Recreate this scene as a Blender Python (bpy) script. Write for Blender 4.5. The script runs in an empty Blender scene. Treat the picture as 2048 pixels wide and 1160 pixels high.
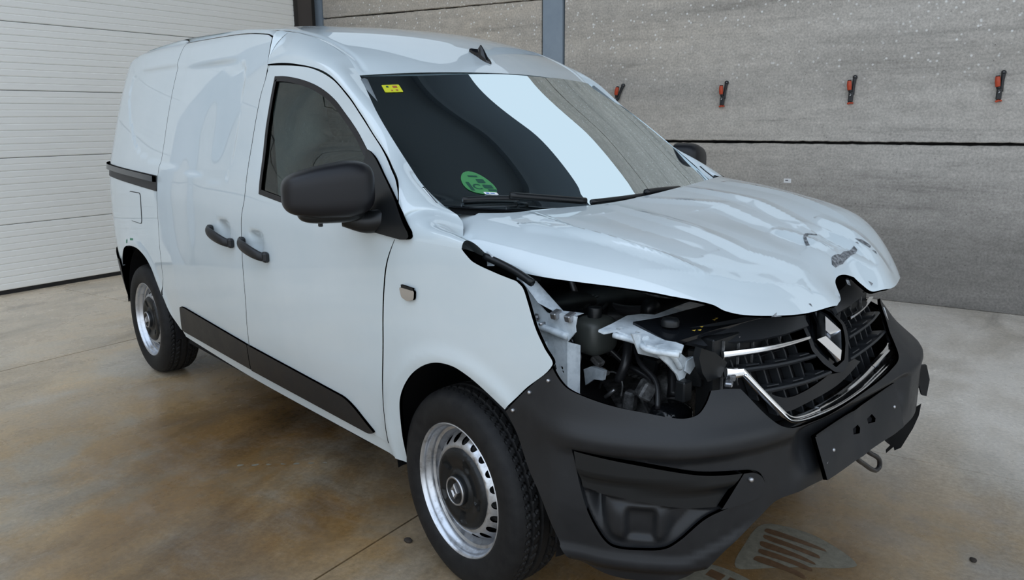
import bpy, math, random
import numpy as np
from mathutils import Matrix, Vector
from mathutils.geometry import delaunay_2d_cdt
random.seed(5)
rng = np.random.default_rng(5)
col = bpy.context.scene.collection
SC = bpy.context.scene

# ------------------------------------------------------------------ camera, world, light, exposure
CAM_F = 1574.24                      # focal length in pixels of a 2048 wide frame
CAM_P = (1.74074, -2.14057, 1.39330)
YAW, PITCH, ROLL = 2.41397, 0.214934, -0.006351
def cam_axes():
    F = np.array([math.cos(YAW)*math.cos(PITCH), math.sin(YAW)*math.cos(PITCH), -math.sin(PITCH)])
    R = np.cross(F, [0, 0, 1]); R /= np.linalg.norm(R); U = np.cross(R, F)
    return math.cos(ROLL)*R+math.sin(ROLL)*U, -math.sin(ROLL)*R+math.cos(ROLL)*U, F
cd = bpy.data.cameras.new('camera'); cam = bpy.data.objects.new('camera', cd); col.objects.link(cam)
R_, U_, F_ = cam_axes()
cam.matrix_world = Matrix(((R_[0], U_[0], -F_[0], CAM_P[0]), (R_[1], U_[1], -F_[1], CAM_P[1]), (R_[2], U_[2], -F_[2], CAM_P[2]), (0, 0, 0, 1)))
cd.sensor_width = 36; cd.lens = CAM_F/2048*36; cd.clip_start = .05
SC.camera = cam
SC.view_settings.view_transform = 'Standard'; SC.view_settings.look = 'None'
SC.view_settings.gamma = 1; SC.view_settings.use_curve_mapping = False
SC.view_settings.exposure = 0.52
w = bpy.data.worlds.new('sky'); SC.world = w; w.use_nodes = True
nt = w.node_tree; nt.nodes.clear()
o_ = nt.nodes.new('ShaderNodeOutputWorld'); b_ = nt.nodes.new('ShaderNodeBackground')
tc = nt.nodes.new('ShaderNodeTexCoord'); sx = nt.nodes.new('ShaderNodeSeparateXYZ'); rp = nt.nodes.new('ShaderNodeValToRGB')
rp.color_ramp.elements[0].position = .0; rp.color_ramp.elements[0].color = (.86, .93, 1.0, 1)
rp.color_ramp.elements[1].position = .9; rp.color_ramp.elements[1].color = (.66, .80, 1.0, 1)
nt.links.new(tc.outputs['Generated'], sx.inputs[0]); nt.links.new(sx.outputs['Z'], rp.inputs[0])
nt.links.new(rp.outputs[0], b_.inputs[0]); nt.links.new(b_.outputs[0], o_.inputs[0])
b_.inputs[1].default_value = 1.25

# ------------------------------------------------------------------ helpers
def smooth(x, xs, ys):
    x = np.asarray(x, float); xs = np.array(xs, float); ys = np.array(ys, float)
    d = np.diff(ys)/np.diff(xs); m = np.empty_like(ys); m[0] = d[0]; m[-1] = d[-1]
    m[1:-1] = np.where(d[:-1]*d[1:] > 0, 2*d[:-1]*d[1:]/(d[:-1]+d[1:]+1e-12), 0)
    i = np.clip(np.searchsorted(xs, x)-1, 0, len(xs)-2); h = xs[i+1]-xs[i]; t = np.clip((x-xs[i])/h, 0, 1)
    return ys[i]*(2*t**3-3*t**2+1)+h*m[i]*(t**3-2*t**2+t)+ys[i+1]*(-2*t**3+3*t**2)+h*m[i+1]*(t**3-t**2)
def sstep(a, b, x):
    t = np.clip((np.asarray(x, float)-a)/(b-a), 0, 1); return t*t*(3-2*t)
def pdist(u, v, pts):
    """distance from (u,v) to a polyline and the fraction along it"""
    best = np.full(np.shape(u), 1e9); fr = np.zeros(np.shape(u)); n = len(pts)-1
    for i in range(n):
        a = np.array(pts[i], float); b = np.array(pts[i+1], float); d = b-a; L = d@d
        t = np.clip(((u-a[0])*d[0]+(v-a[1])*d[1])/L, 0, 1)
        q = np.hypot(u-a[0]-t*d[0], v-a[1]-t*d[1]); k = q < best
        best = np.where(k, q, best); fr = np.where(k, (i+t)/n, fr)
    return best, fr
def catmull(P, n=8, closed=False):
    P = np.array(P, float)
    if len(P) < 3 and not closed: return P
    if closed: Q = np.vstack([P[-1], P, P[0], P[1]])
    else: Q = np.vstack([2*P[0]-P[1], P, 2*P[-1]-P[-2]])
    out = []
    for i in range(1, len(Q)-2):
        p0, p1, p2, p3 = Q[i-1], Q[i], Q[i+1], Q[i+2]
        d1 = max(np.linalg.norm(p2-p1), 1e-9); d0 = max(np.linalg.norm(p1-p0), 1e-9); d2 = max(np.linalg.norm(p3-p2), 1e-9)
        m1 = (p2-p0)/(d0+d1)*d1; m2 = (p3-p1)/(d1+d2)*d1
        for t in np.linspace(0, 1, n, endpoint=False):
            out.append(p1*(2*t**3-3*t**2+1)+m1*(t**3-2*t**2+t)+p2*(-2*t**3+3*t**2)+m2*(t**3-t**2))
    if not closed: out.append(P[-1])
    return np.array(out)
def segs(*S):
    """closed outline from runs that are splined inside and meet at corners"""
    out = []
    for s in S:
        c = catmull(s) if len(s) > 2 else np.array(s, float)
        for p in c:
            if not out or np.linalg.norm(out[-1]-p) > 1e-6: out.append(p)
    if np.linalg.norm(out[0]-out[-1]) < 1e-6: out.pop()
    return np.array(out)
def rounded(P, r, n=5):
    P = np.array(P, float); out = []; N = len(P)
    rr = r if hasattr(r, '__len__') else [r]*N
    for i in range(N):
        a, b, c = P[i-1], P[i], P[(i+1) % N]; da = a-b; dc = c-b; la = np.linalg.norm(da); lc = np.linalg.norm(dc)
        k = min(rr[i], la*.45, lc*.45)
        if k < 1e-5: out.append(b); continue
        p = b+da/la*k; q = b+dc/lc*k
        for t in np.linspace(0, 1, n): out.append((1-t)**2*p+2*t*(1-t)*b+t*t*q)
    return np.array(out)
def densify(L, g):
    out = []
    for i in range(len(L)):
        a, b = L[i], L[(i+1) % len(L)]; n = max(1, int(math.ceil(np.linalg.norm(b-a)/g)))
        for k in range(n): out.append(a+(b-a)*k/n)
    return np.array(out)
def inside(x, y, loops):
    r = np.zeros(np.shape(x), bool)
    for L in loops:
        x1, y1 = L[:, 0], L[:, 1]; x2, y2 = np.roll(x1, -1), np.roll(y1, -1)
        for a, b, c, d in zip(x1, y1, x2, y2):
            if b == d: continue
            r ^= ((b > y) != (d > y)) & (x < (c-a)*(y-b)/(d-b)+a)
    return r
def cdt(loops, g, stretch=1.0):
    loops = [densify(np.array(L, float), g) for L in loops]
    allp = np.vstack(loops); lo = allp.min(0); hi = allp.max(0)
    gx, gy = np.meshgrid(np.arange(lo[0]+g*.5, hi[0], g), np.arange(lo[1]+g*.5, hi[1], g)); gx = gx.ravel(); gy = gy.ravel()
    m = inside(gx, gy, loops); gx, gy = gx[m], gy[m]
    if len(gx):
        k = np.ones(len(gx), bool)
        for i in range(0, len(allp), 200):
            d = np.hypot(gx[:, None]-allp[None, i:i+200, 0], gy[:, None]-allp[None, i:i+200, 1]).min(1); k &= d > g*.45
        gx, gy = gx[k], gy[k]
    E = []; o = 0
    for L in loops:
        n = len(L); E += [(o+i, o+(i+1) % n) for i in range(n)]; o += n
    pts = [Vector((float(a), float(b))) for a, b in allp]+[Vector((float(a), float(b))) for a, b in zip(gx, gy)]
    V, _, Fc, _, _, _ = delaunay_2d_cdt(pts, E, [], 0, 1e-7, False)
    V = np.array([tuple(p) for p in V]); Fc = np.array([f for f in Fc if len(f) == 3])
    cen = V[Fc].mean(1); Fc = Fc[inside(cen[:, 0], cen[:, 1], loops)]
    return V, Fc, loops
def build(name, V, F, mat, parent=None, smooth_=True, normals=None, flat_from=None):
    me = bpy.data.meshes.new(name); me.from_pydata([tuple(map(float, p)) for p in V], [], [tuple(map(int, f)) for f in F]); me.update()
    if smooth_ is True or smooth_ is False:
        sm = np.full(len(me.polygons), bool(smooth_))
        if flat_from is not None: sm[flat_from:] = False
        me.polygons.foreach_set('use_smooth', sm)
    if mat: me.materials.append(mat)
    if normals is not None: me.normals_split_custom_set_from_vertices([tuple(map(float, n)) for n in normals])
    o = bpy.data.objects.new(name, me); col.objects.link(o)
    if parent: o.parent = parent
    return o
CEN = np.array([-1.3, 0, .75])
def fnormal(surf, u, v, e=4e-4):
    n = np.cross(surf(u+e, v)-surf(u-e, v), surf(u, v+e)-surf(u, v-e)); l = np.linalg.norm(n, axis=-1, keepdims=True)
    return n/np.maximum(l, 1e-12)
def panel(name, loops, surf, mat, parent, g=.03, thick=.012, cen=CEN, lift=0.0, back=False, ref=None):
    if isinstance(loops, np.ndarray): loops = [loops]
    V, F, L = cdt(loops, g)
    n = fnormal(surf, V[:, 0], V[:, 1]); P = surf(V[:, 0], V[:, 1])
    s = np.sum((n @ np.array(ref)) if ref is not None else np.einsum('ij,ij->i', n, P-cen))
    if s < 0: n = -n
    P = P+n*lift
    a, b, c = P[F[:, 0]], P[F[:, 1]], P[F[:, 2]]
    fn = np.cross(b-a, c-a)
    if np.sum(np.einsum('ij,ij->i', fn, n[F[:, 0]])) < 0: F = F[:, ::-1]
    V3 = [P]; N3 = [n]; F3 = [tuple(f) for f in F]; o = len(P)
    nface = len(F3)
    if thick:
        for l in L:
            m = fnormal(surf, l[:, 0], l[:, 1]); q = surf(l[:, 0], l[:, 1])
            if s < 0: m = -m
            q = q+m*lift; k = len(q)
            nx = np.roll(q, -1, 0)-np.roll(q, 1, 0); sd = np.cross(nx, m); sd /= np.maximum(np.linalg.norm(sd, axis=1, keepdims=True), 1e-9)
            V3 += [q, q-m*thick]; N3 += [sd, sd]
            for i in range(k):
                j = (i+1) % k; F3.append((o+i, o+j, o+k+j, o+k+i))
            o += 2*k
        if back:
            V3.append(P-n*thick); N3.append(-n); F3 += [(f[2]+o, f[1]+o, f[0]+o) for f in F]
    V3 = np.vstack(V3); N3 = np.vstack(N3)
    # flange normals: orient to each face
    ob = build(name, V3, F3, mat, parent, True, N3)
    return ob
def grid(name, P, mat, parent, closed_u=False, closed_v=False, smooth_=True):
    n, m = P.shape[:2]; V = P.reshape(-1, 3); F = []
    for i in range(n if closed_u else n-1):
        for j in range(m if closed_v else m-1):
            F.append((i*m+j, ((i+1) % n)*m+j, ((i+1) % n)*m+(j+1) % m, i*m+(j+1) % m))
    return build(name, V, F, mat, parent, smooth_)
def join_parts(name, parts, mat, parent=None, smooth_=False):
    V = []; F = []; o = 0
    for v, f in parts:
        V.append(np.array(v, float)); F += [tuple(i+o for i in q) for q in f]; o += len(v)
    return build(name, np.vstack(V), F, mat, parent, smooth_)
def boxd(c, s, rot=None, bev=0.0):
    """bevelled box data"""
    c = np.array(c, float); h = np.array(s, float)/2; b = min(bev, h.min()*.9)
    V = []; F = []
    if b <= 0:
        V = [(x, y, z) for x in (-1, 1) for y in (-1, 1) for z in (-1, 1)]; V = np.array(V)*h
        F = [(0, 1, 3, 2), (4, 6, 7, 5), (0, 4, 5, 1), (2, 3, 7, 6), (0, 2, 6, 4), (1, 5, 7, 3)]
    else:
        idx = {}
        for x in (-1, 1):
            for y in (-1, 1):
                for z in (-1, 1):
                    for k in range(3):
                        p = h-b; q = p.copy(); q[k] = h[k]; idx[(x, y, z, k)] = len(V); V.append(q*np.array((x, y, z)))
        I = lambda x, y, z, k: idx[(x, y, z, k)]
        for s_ in (-1, 1):
            F.append([I(s_, -1, -1, 0), I(s_, 1, -1, 0), I(s_, 1, 1, 0), I(s_, -1, 1, 0)][::s_])
            F.append([I(-1, s_, -1, 1), I(1, s_, -1, 1), I(1, s_, 1, 1), I(-1, s_, 1, 1)][::-s_])
            F.append([I(-1, -1, s_, 2), I(1, -1, s_, 2), I(1, 1, s_, 2), I(-1, 1, s_, 2)][::s_])
        for a in (-1, 1):
            for c_ in (-1, 1):
                F.append([I(a, c_, -1, 0), I(a, c_, -1, 1), I(a, c_, 1, 1), I(a, c_, 1, 0)][::-a*c_])
                F.append([I(a, -1, c_, 0), I(a, -1, c_, 2), I(a, 1, c_, 2), I(a, 1, c_, 0)][::a*c_])
                F.append([I(-1, a, c_, 1), I(-1, a, c_, 2), I(1, a, c_, 2), I(1, a, c_, 1)][::-a*c_])
                for d in (-1, 1):
                    F.append([I(a, c_, d, 0), I(a, c_, d, 1), I(a, c_, d, 2)][::-a*c_*d])
        V = np.array(V)
    if rot is not None: V = V @ np.array(rot).T
    return V+c, [tuple(f) for f in F]
def rotz(a): return np.array([[math.cos(a), -math.sin(a), 0], [math.sin(a), math.cos(a), 0], [0, 0, 1]])
def roty(a): return np.array([[math.cos(a), 0, math.sin(a)], [0, 1, 0], [-math.sin(a), 0, math.cos(a)]])
def rotx(a): return np.array([[1, 0, 0], [0, math.cos(a), -math.sin(a)], [0, math.sin(a), math.cos(a)]])
def box(name, c, s, mat, parent=None, rot=None, bev=0.0):
    return join_parts(name, [boxd(c, s, rot, bev)], mat, parent)
def tubed(pts, r, n=10, spl=6, cap=True):
    P = catmull(pts, spl) if len(pts) > 2 else np.array(pts, float)
    rs = np.full(len(P), r) if np.isscalar(r) else np.interp(np.linspace(0, 1, len(P)), np.linspace(0, 1, len(r)), r)
    T = np.gradient(P, axis=0); T /= np.maximum(np.linalg.norm(T, axis=1, keepdims=True), 1e-9)
    a = np.array([0, 0, 1.]) if abs(T[0][2]) < .9 else np.array([1., 0, 0]); V = []
    for p, t, q in zip(P, T, rs):
        a = a-t*(a@t); a /= max(np.linalg.norm(a), 1e-9); b = np.cross(t, a)
        for k in range(n):
            th = 2*math.pi*k/n; V.append(p+q*(math.cos(th)*a+math.sin(th)*b))
    F = [(i*n+k, i*n+(k+1) % n, (i+1)*n+(k+1) % n, (i+1)*n+k) for i in range(len(P)-1) for k in range(n)]
    if cap: F += [tuple(range(n))[::-1], tuple((len(P)-1)*n+k for k in range(n))]
    return np.array(V), F
def tube(name, pts, r, mat, parent=None, n=10, spl=6):
    return join_parts(name, [tubed(pts, r, n, spl)], mat, parent, True)
def latd(prof, n=48, axis='y', c=(0, 0, 0)):
    prof = np.array(prof, float); V = []; m = len(prof)
    for k in range(n):
        th = 2*math.pi*k/n
        for r, h in prof: V.append((r*math.cos(th), h, r*math.sin(th)))
    F = [(k*m+i, k*m+i+1, ((k+1) % n)*m+i+1, ((k+1) % n)*m+i) for k in range(n) for i in range(m-1)]
    V = np.array(V)
    if axis == 'x': V = V[:, [1, 0, 2]]
    if axis == 'z': V = V[:, [0, 2, 1]]
    return V+np.array(c), F
def sharp(o, ang=35):
    me = o.data
    try: me.set_sharp_from_angle(angle=math.radians(ang))
    except Exception: pass
    return o
def slab3(name, pts, th, mat, parent=None, g=None, dirv=None, hole=None):
    """plate from a 3D outline (best plane), extruded by th"""
    P = np.array(pts, float); c = P.mean(0); _, _, vt = np.linalg.svd(P-c); a, b, n = vt
    if dirv is not None and n @ np.array(dirv) < 0: n = -n
    q = np.stack([(P-c)@a, (P-c)@b], 1); hgt = (P-c)@n
    loops = [q]
    if hole is not None:
        for h in hole: H = np.array(h, float); loops.append(np.stack([(H-c)@a, (H-c)@b], 1))
    V, F, L = cdt(loops, g or 1.0)
    w_ = 1/np.maximum(np.hypot(V[:, None, 0]-q[None, :, 0], V[:, None, 1]-q[None, :, 1]), 1e-6)**4
    hz = (w_*hgt[None]).sum(1)/w_.sum(1)
    top = c+V[:, :1]*a+V[:, 1:2]*b+hz[:, None]*n
    if np.cross(top[F[0][1]]-top[F[0][0]], top[F[0][2]]-top[F[0][0]])@n < 0: F = F[:, ::-1]
    bot = top-n*th; k = len(top); Fs = [tuple(f) for f in F]+[tuple(i+k for i in f[::-1]) for f in F]
    cnt = {}
    for f in F:
        for i in range(3): cnt[(f[i], f[(i+1) % 3])] = 1
    for (i, j) in list(cnt):
        if (j, i) not in cnt: Fs.append((i, i+k, j+k, j))
    return sharp(build(name, np.vstack([top, bot]), Fs, mat, parent, True), 40)
def empty(name, loc=(0, 0, 0), rz=0, parent=None):
    o = bpy.data.objects.new(name, None); col.objects.link(o); o.location = loc; o.rotation_euler = (0, 0, rz); o.empty_display_size = .1
    if parent: o.parent = parent
    return o
def tag(o, label, cat, group=None):
    o['label'] = label; o['category'] = cat
    if group: o['group'] = group
    return o

# ------------------------------------------------------------------ materials
MT = {}
def mat(name, base=(.5, .5, .5), rough=.5, metal=0., coat=0., spec=.5, coat_rough=.03):
    m = bpy.data.materials.new(name); m.use_nodes = True; p = m.node_tree.nodes['Principled BSDF']
    p.inputs['Base Color'].default_value = (*base, 1); p.inputs['Roughness'].default_value = rough; p.inputs['Metallic'].default_value = metal
    p.inputs['Coat Weight'].default_value = coat; p.inputs['Coat Roughness'].default_value = coat_rough; p.inputs['Coat IOR'].default_value = 1.75; p.inputs['Specular IOR Level'].default_value = spec
    MT[name] = m; return m
class NT:
    def __init__(s, m): s.t = m.node_tree; s.p = s.t.nodes['Principled BSDF']
    def n(s, ty, **kw):
        x = s.t.nodes.new(ty)
        for k, v in kw.items():
            if k in x.inputs: x.inputs[k].default_value = v
            else: setattr(x, k, v)
        return x
    def l(s, a, b): s.t.links.new(a, b)
    def noise(s, vec, scale, detail=6, rough=.6, dist=0.):
        x = s.n('ShaderNodeTexNoise'); x.inputs['Scale'].default_value = scale; x.inputs['Detail'].default_value = detail
        x.inputs['Roughness'].default_value = rough; x.inputs['Distortion'].default_value = dist
        if vec is not None: s.l(vec, x.inputs['Vector'])
        return x.outputs['Fac']
    def ramp(s, fac, stops):
        x = s.n('ShaderNodeValToRGB'); e = x.color_ramp.elements
        while len(e) < len(stops): e.new(.5)
        for i, (p, c) in enumerate(stops): e[i].position = p; e[i].color = (*c, 1) if len(c) == 3 else c
        s.l(fac, x.inputs[0]); return x.outputs[0]
    def mix(s, f, a, b, mode='MIX'):
        x = s.n('ShaderNodeMix', data_type='RGBA', blend_type=mode)
        for i, v in ((0, f), (6, a), (7, b)):
            if hasattr(v, 'is_output') or hasattr(v, 'links'): s.l(v, x.inputs[i])
            elif i == 0: x.inputs[0].default_value = v
            else: x.inputs[i].default_value = (*v, 1)
        return x.outputs[2]
    def math(s, op, a, b=0.):
        x = s.n('ShaderNodeMath', operation=op)
        for i, v in ((0, a), (1, b)):
            if hasattr(v, 'links'): s.l(v, x.inputs[i])
            else: x.inputs[i].default_value = v
        return x.outputs[0]
    def mapping(s, vec, scale=(1, 1, 1), rot=(0, 0, 0), loc=(0, 0, 0)):
        x = s.n('ShaderNodeMapping'); x.inputs['Scale'].default_value = scale; x.inputs['Rotation'].default_value = rot; x.inputs['Location'].default_value = loc
        s.l(vec, x.inputs['Vector']); return x.outputs[0]
    def pos(s): return s.n('ShaderNodeNewGeometry').outputs['Position']
    def bump(s, h, st=.3, d=.01):
        x = s.n('ShaderNodeBump'); x.inputs['Strength'].default_value = st; x.inputs['Distance'].default_value = d; s.l(h, x.inputs['Height']); s.l(x.outputs[0], s.p.inputs['Normal'])
ROOM_TH = 0.24512
K0 = np.array([-6.61523, 2.48331, 0.])
ru = np.array([math.cos(ROOM_TH), math.sin(ROOM_TH), 0]); rv = np.array([-math.sin(ROOM_TH), math.cos(ROOM_TH), 0])
def rm(u, v, z=0.): return tuple(K0+ru*u+rv*v+np.array([0, 0, z]))
def room_vec(N):
    """room coordinates (u, v, z) from the world position"""
    x = N.n('ShaderNodeVectorRotate', rotation_type='Z_AXIS'); N.l(N.pos(), x.inputs['Vector']); x.inputs['Center'].default_value = tuple(K0); x.inputs['Angle'].default_value = -ROOM_TH
    y = N.n('ShaderNodeVectorMath', operation='SUBTRACT'); N.l(x.outputs[0], y.inputs[0]); y.inputs[1].default_value = tuple(K0)
    return y.outputs[0]

paint = mat('white_car_paint', (.76, .79, .80), .45, coat=1.0, spec=.5, coat_rough=.02)
N = NT(paint); f = N.noise(N.mapping(N.pos(), (1, 1, 1)), 2.2, 4, .6); N.l(N.ramp(f, [(.35, (.58, .655, .685)), (.65, (.625, .69, .715))]), N.p.inputs['Base Color'])
inner_white = mat('white_primer_metal', (.62, .68, .72), .42, coat=.3)
N = NT(inner_white); f = N.noise(N.pos(), 18, 6, .65); N.l(N.ramp(f, [(.3, (.36, .41, .45)), (.55, (.64, .70, .74)), (.8, (.70, .75, .78))]), N.p.inputs['Base Color'])
plast = mat('black_grained_plastic', (.022, .023, .025), .42, spec=.38)
N = NT(plast); f = N.noise(N.pos(), 900, 2, .5); N.bump(f, .12, .0006)
f = N.noise(N.pos(), 7, 8, .75, .4); N.l(N.ramp(f, [(.35, (.009, .010, .012)), (.62, (.014, .015, .017)), (.80, (.028, .030, .033))]), N.p.inputs['Base Color'])
N.l(N.ramp(f, [(.3, (.36,)*3), (.75, (.52,)*3)]), N.p.inputs['Roughness'])
plast_s = mat('black_smooth_plastic', (.008, .009, .010), .36, spec=.35)
mirplast = mat('black_mirror_plastic', (.008, .008, .010), .42, spec=.35)
gr_plast = mat('grille_plastic', (.020, .022, .025), .40, spec=.45)
gloss_black = mat('gloss_black', (.008, .009, .011), .12)
dark = mat('dark_cavity', (.006, .006, .007), .8, spec=.2)
rubber = mat('tyre_rubber', (.020, .020, .022), .62, spec=.25)
N = NT(rubber); f = N.noise(N.pos(), 30, 6, .7); N.l(N.ramp(f, [(.3, (.006, .006, .007)), (.7, (.016, .016, .016))]), N.p.inputs['Base Color'])
seal = mat('rubber_seal', (.010, .010, .012), .45)
chrome = mat('chrome', (.90, .91, .93), .07, metal=1.)
N = NT(chrome); f = N.noise(N.pos(), 25, 6, .7); N.l(N.ramp(f, [(.4, (.10,)*3), (.75, (.24,)*3)]), N.p.inputs['Roughness'])
silver = mat('silver_wheel_paint', (.50, .52, .55), .28, metal=.85)
N = NT(silver); f = N.noise(N.pos(), 22, 7, .75); N.l(N.ramp(f, [(.35, (.33, .33, .34)), (.5, (.55, .57, .60)), (.8, (.62, .63, .66))]), N.p.inputs['Base Color'])
steel = mat('bare_steel', (.42, .42, .43), .35, metal=.9)
dirty_metal = mat('dull_aluminium', (.22, .22, .22), .5, metal=.35)
N = NT(dirty_metal); f = N.noise(N.pos(), 40, 6, .7); N.l(N.ramp(f, [(.35, (.05, .05, .05)), (.7, (.30, .30, .30))]), N.p.inputs['Base Color'])
hose_m = mat('black_hose_rubber', (.022, .022, .024), .33)
smoke = mat('smoked_reservoir', (.055, .06, .055), .4)
yellow = mat('yellow_print', (.75, .50, .06), .5)
white_p = mat('white_print', (.8, .8, .8), .5)
red_lamp = mat('red_lamp', (.45, .03, .03), .15, coat=1.)
lens = mat('clear_lens', (.50, .47, .44), .15, metal=.6, coat=1.)
stick_g = mat('green_sticker', (.06, .24, .085), .5)
stick_y = mat('yellow_sticker', (.62, .62, .03), .5)
stick_k = mat('sticker_ink', (.015, .07, .045), .5)
stick_r = mat('sticker_red_ink', (.40, .12, .05), .5)
stick_b = mat('sticker_blue_ink', (.03, .15, .45), .5)
orange = mat('orange_plastic', (.50, .065, .022), .5)
clampblk = mat('clamp_black', (.018, .018, .02), .5)
fabric = mat('seat_fabric', (.045, .048, .052), .9)
trimgrey = mat('cab_trim_grey', (.17, .195, .21), .6)
bulk = mat('bulkhead_grey', (.42, .46, .45), .7)
scuff = mat('exposed_primer', (.14, .15, .16), .6)
N = NT(scuff); f = N.noise(N.pos(), 90, 4, .6); N.l(N.ramp(f, [(.4, (.07, .075, .08)), (.65, (.30, .31, .32))]), N.p.inputs['Base Color'])

def glass_mat(name, tint, k=1.0, ior=1.6):
    m = bpy.data.materials.new(name); m.use_nodes = True; t = m.node_tree; t.nodes.clear()
    o = t.nodes.new('ShaderNodeOutputMaterial'); mx = t.nodes.new('ShaderNodeMixShader'); tr = t.nodes.new('ShaderNodeBsdfTransparent'); gl = t.nodes.new('ShaderNodeBsdfGlossy'); fr = t.nodes.new('ShaderNodeFresnel')
    fr.inputs['IOR'].default_value = ior; gl.inputs['Roughness'].default_value = .0; tr.inputs[0].default_value = (*tint, 1); gl.inputs['Color'].default_value = (.86*k, .96*k, 1.0*k, 1)
    t.links.new(fr.outputs[0], mx.inputs[0]); t.links.new(tr.outputs[0], mx.inputs[1]); t.links.new(gl.outputs[0], mx.inputs[2]); t.links.new(mx.outputs[0], o.inputs[0])
    return m
glass = glass_mat('windscreen_glass', (.70, .82, .82))
sglass = glass_mat('side_glass', (.62, .72, .70), 1., 1.9)

# concrete wall
conc = mat('precast_concrete', (.3, .29, .28), .85, spec=.25); N = NT(conc); rvn = room_vec(N)
big = N.noise(N.mapping(rvn, (.35, 1, 1.6)), 1.0, 5, .6, .6)
strk = N.noise(N.mapping(rvn, (.55, 1, 7.)), 1.3, 8, .65, .5)
fine = N.noise(rvn, 60, 5, .7)
sep = N.n('ShaderNodeSeparateXYZ'); N.l(rvn, sep.inputs[0])
gradu = N.n('ShaderNodeMapRange'); N.l(sep.outputs['X'], gradu.inputs[0]); gradu.inputs[1].default_value = 2.; gradu.inputs[2].default_value = 6.
tone = N.mix(gradu.outputs[0], (.74, .645, .53), (.64, .605, .56))
tone = N.mix(N.ramp(big, [(.30, (0, 0, 0)), (.70, (1, 1, 1))]), tone, (.48, .45, .41))
st = N.ramp(strk, [(.30, (.66,)*3), (.43, (.93,)*3), (.60, (1.03,)*3), (.75, (1.10,)*3)])
tone = N.mix(1.0, tone, st, 'MULTIPLY')
tone = N.mix(1.0, tone, N.ramp(fine, [(.28, (.66,)*3), (.72, (1.22,)*3)]), 'MULTIPLY')
tone = N.mix(1.0, tone, N.ramp(N.noise(N.mapping(rvn, (1, 1, 1.5)), 9, 7, .7), [(.3, (.84,)*3), (.7, (1.12,)*3)]), 'MULTIPLY')
pit = N.n('ShaderNodeTexVoronoi'); pit.inputs['Scale'].default_value = 14; N.l(rvn, pit.inputs['Vector'])
tone = N.mix(1.0, tone, N.ramp(pit.outputs['Distance'], [(.035, (.35,)*3), (.06, (1,)*3)]), 'MULTIPLY')
vr = N.n('ShaderNodeTexVoronoi'); vr.inputs['Scale'].default_value = 20; N.l(rvn, vr.inputs['Vector'])
spk = N.math('MULTIPLY', N.ramp(vr.outputs['Distance'], [(.10, (1, 1, 1)), (.22, (0, 0, 0))]), N.ramp(N.noise(N.mapping(rvn, (.5, 1, 1.)), 1.1, 3), [(.40, (0, 0, 0)), (.52, (1, 1, 1))]))
hz = N.n('ShaderNodeMapRange'); N.l(sep.outputs['Z'], hz.inputs[0]); hz.inputs[1].default_value = 1.45; hz.inputs[2].default_value = 1.9
spk = N.math('MULTIPLY', spk, hz.outputs[0])
tone = N.mix(N.math('MULTIPLY', spk, .8), tone, (.95, .95, .93))
# darker strip along the wall foot, tone darkening towards the floor
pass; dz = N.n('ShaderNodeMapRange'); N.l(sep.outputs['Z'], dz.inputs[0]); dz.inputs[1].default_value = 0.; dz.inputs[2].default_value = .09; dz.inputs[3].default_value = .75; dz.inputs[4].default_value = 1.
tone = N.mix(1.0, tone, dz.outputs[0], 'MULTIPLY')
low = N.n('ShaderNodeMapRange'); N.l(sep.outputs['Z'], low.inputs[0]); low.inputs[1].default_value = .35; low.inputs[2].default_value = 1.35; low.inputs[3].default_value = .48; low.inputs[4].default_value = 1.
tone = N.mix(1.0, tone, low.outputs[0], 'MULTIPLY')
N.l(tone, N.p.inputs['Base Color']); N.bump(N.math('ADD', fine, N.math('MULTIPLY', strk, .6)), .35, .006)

# stained concrete floor
flo = mat('stained_polished_concrete', (.2, .17, .14), .4); N = NT(flo); rvn = room_vec(N)
sep = N.n('ShaderNodeSeparateXYZ'); N.l(rvn, sep.inputs[0])
n1 = N.noise(N.mapping(rvn, (1.0, .55, 1), (0, 0, .5)), .75, 7, .62, .35)
n2 = N.noise(N.mapping(rvn, (1., .6, 1), (0, 0, -.4)), 1.7, 10, .66, .35)
n3 = N.noise(rvn, 55, 6, .75); n5 = N.noise(N.mapping(rvn, (1., .7, 1), (0, 0, .3), (5, 2, 0)), 1.25, 8, .62, .3); n6 = N.noise(N.mapping(rvn, (1., .4, 1), (0, 0, -.9), (1, 7, 0)), 1.4, 6, .6, .3)
n4 = N.noise(N.mapping(rvn, (.9, 1.9, 1), (0, 0, .35)), 1.9, 9, .72, .2)
near = N.n('ShaderNodeMapRange'); N.l(sep.outputs['X'], near.inputs[0]); near.inputs[1].default_value = .8; near.inputs[2].default_value = 3.8
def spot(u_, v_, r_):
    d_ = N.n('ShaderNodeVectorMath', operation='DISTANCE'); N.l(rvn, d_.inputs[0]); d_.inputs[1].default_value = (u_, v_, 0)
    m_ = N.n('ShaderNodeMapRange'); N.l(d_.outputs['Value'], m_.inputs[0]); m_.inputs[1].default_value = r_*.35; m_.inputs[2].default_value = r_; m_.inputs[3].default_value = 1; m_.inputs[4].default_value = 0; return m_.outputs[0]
far_c = N.ramp(n2, [(.32, (.42, .335, .235)), (.45, (.66, .54, .40)), (.58, (.80, .665, .50)), (.72, (.78, .60, .41))])
hue = N.ramp(n5, [(.30, (.34, .315, .275)), (.42, (.38, .315, .225)), (.50, (.43, .285, .13)), (.58, (.34, .24, .135)), (.68, (.40, .365, .31))])
near_c = N.mix(1.0, hue, N.ramp(n2, [(.30, (.42,)*3), (.45, (.85,)*3), (.60, (1.12,)*3), (.75, (1.30,)*3)]), 'MULTIPLY')
c_ = N.mix(N.math('MULTIPLY', near.outputs[0], N.ramp(n1, [(.30, (.6,)*3), (.55, (1,)*3)])), far_c, near_c)
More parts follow.
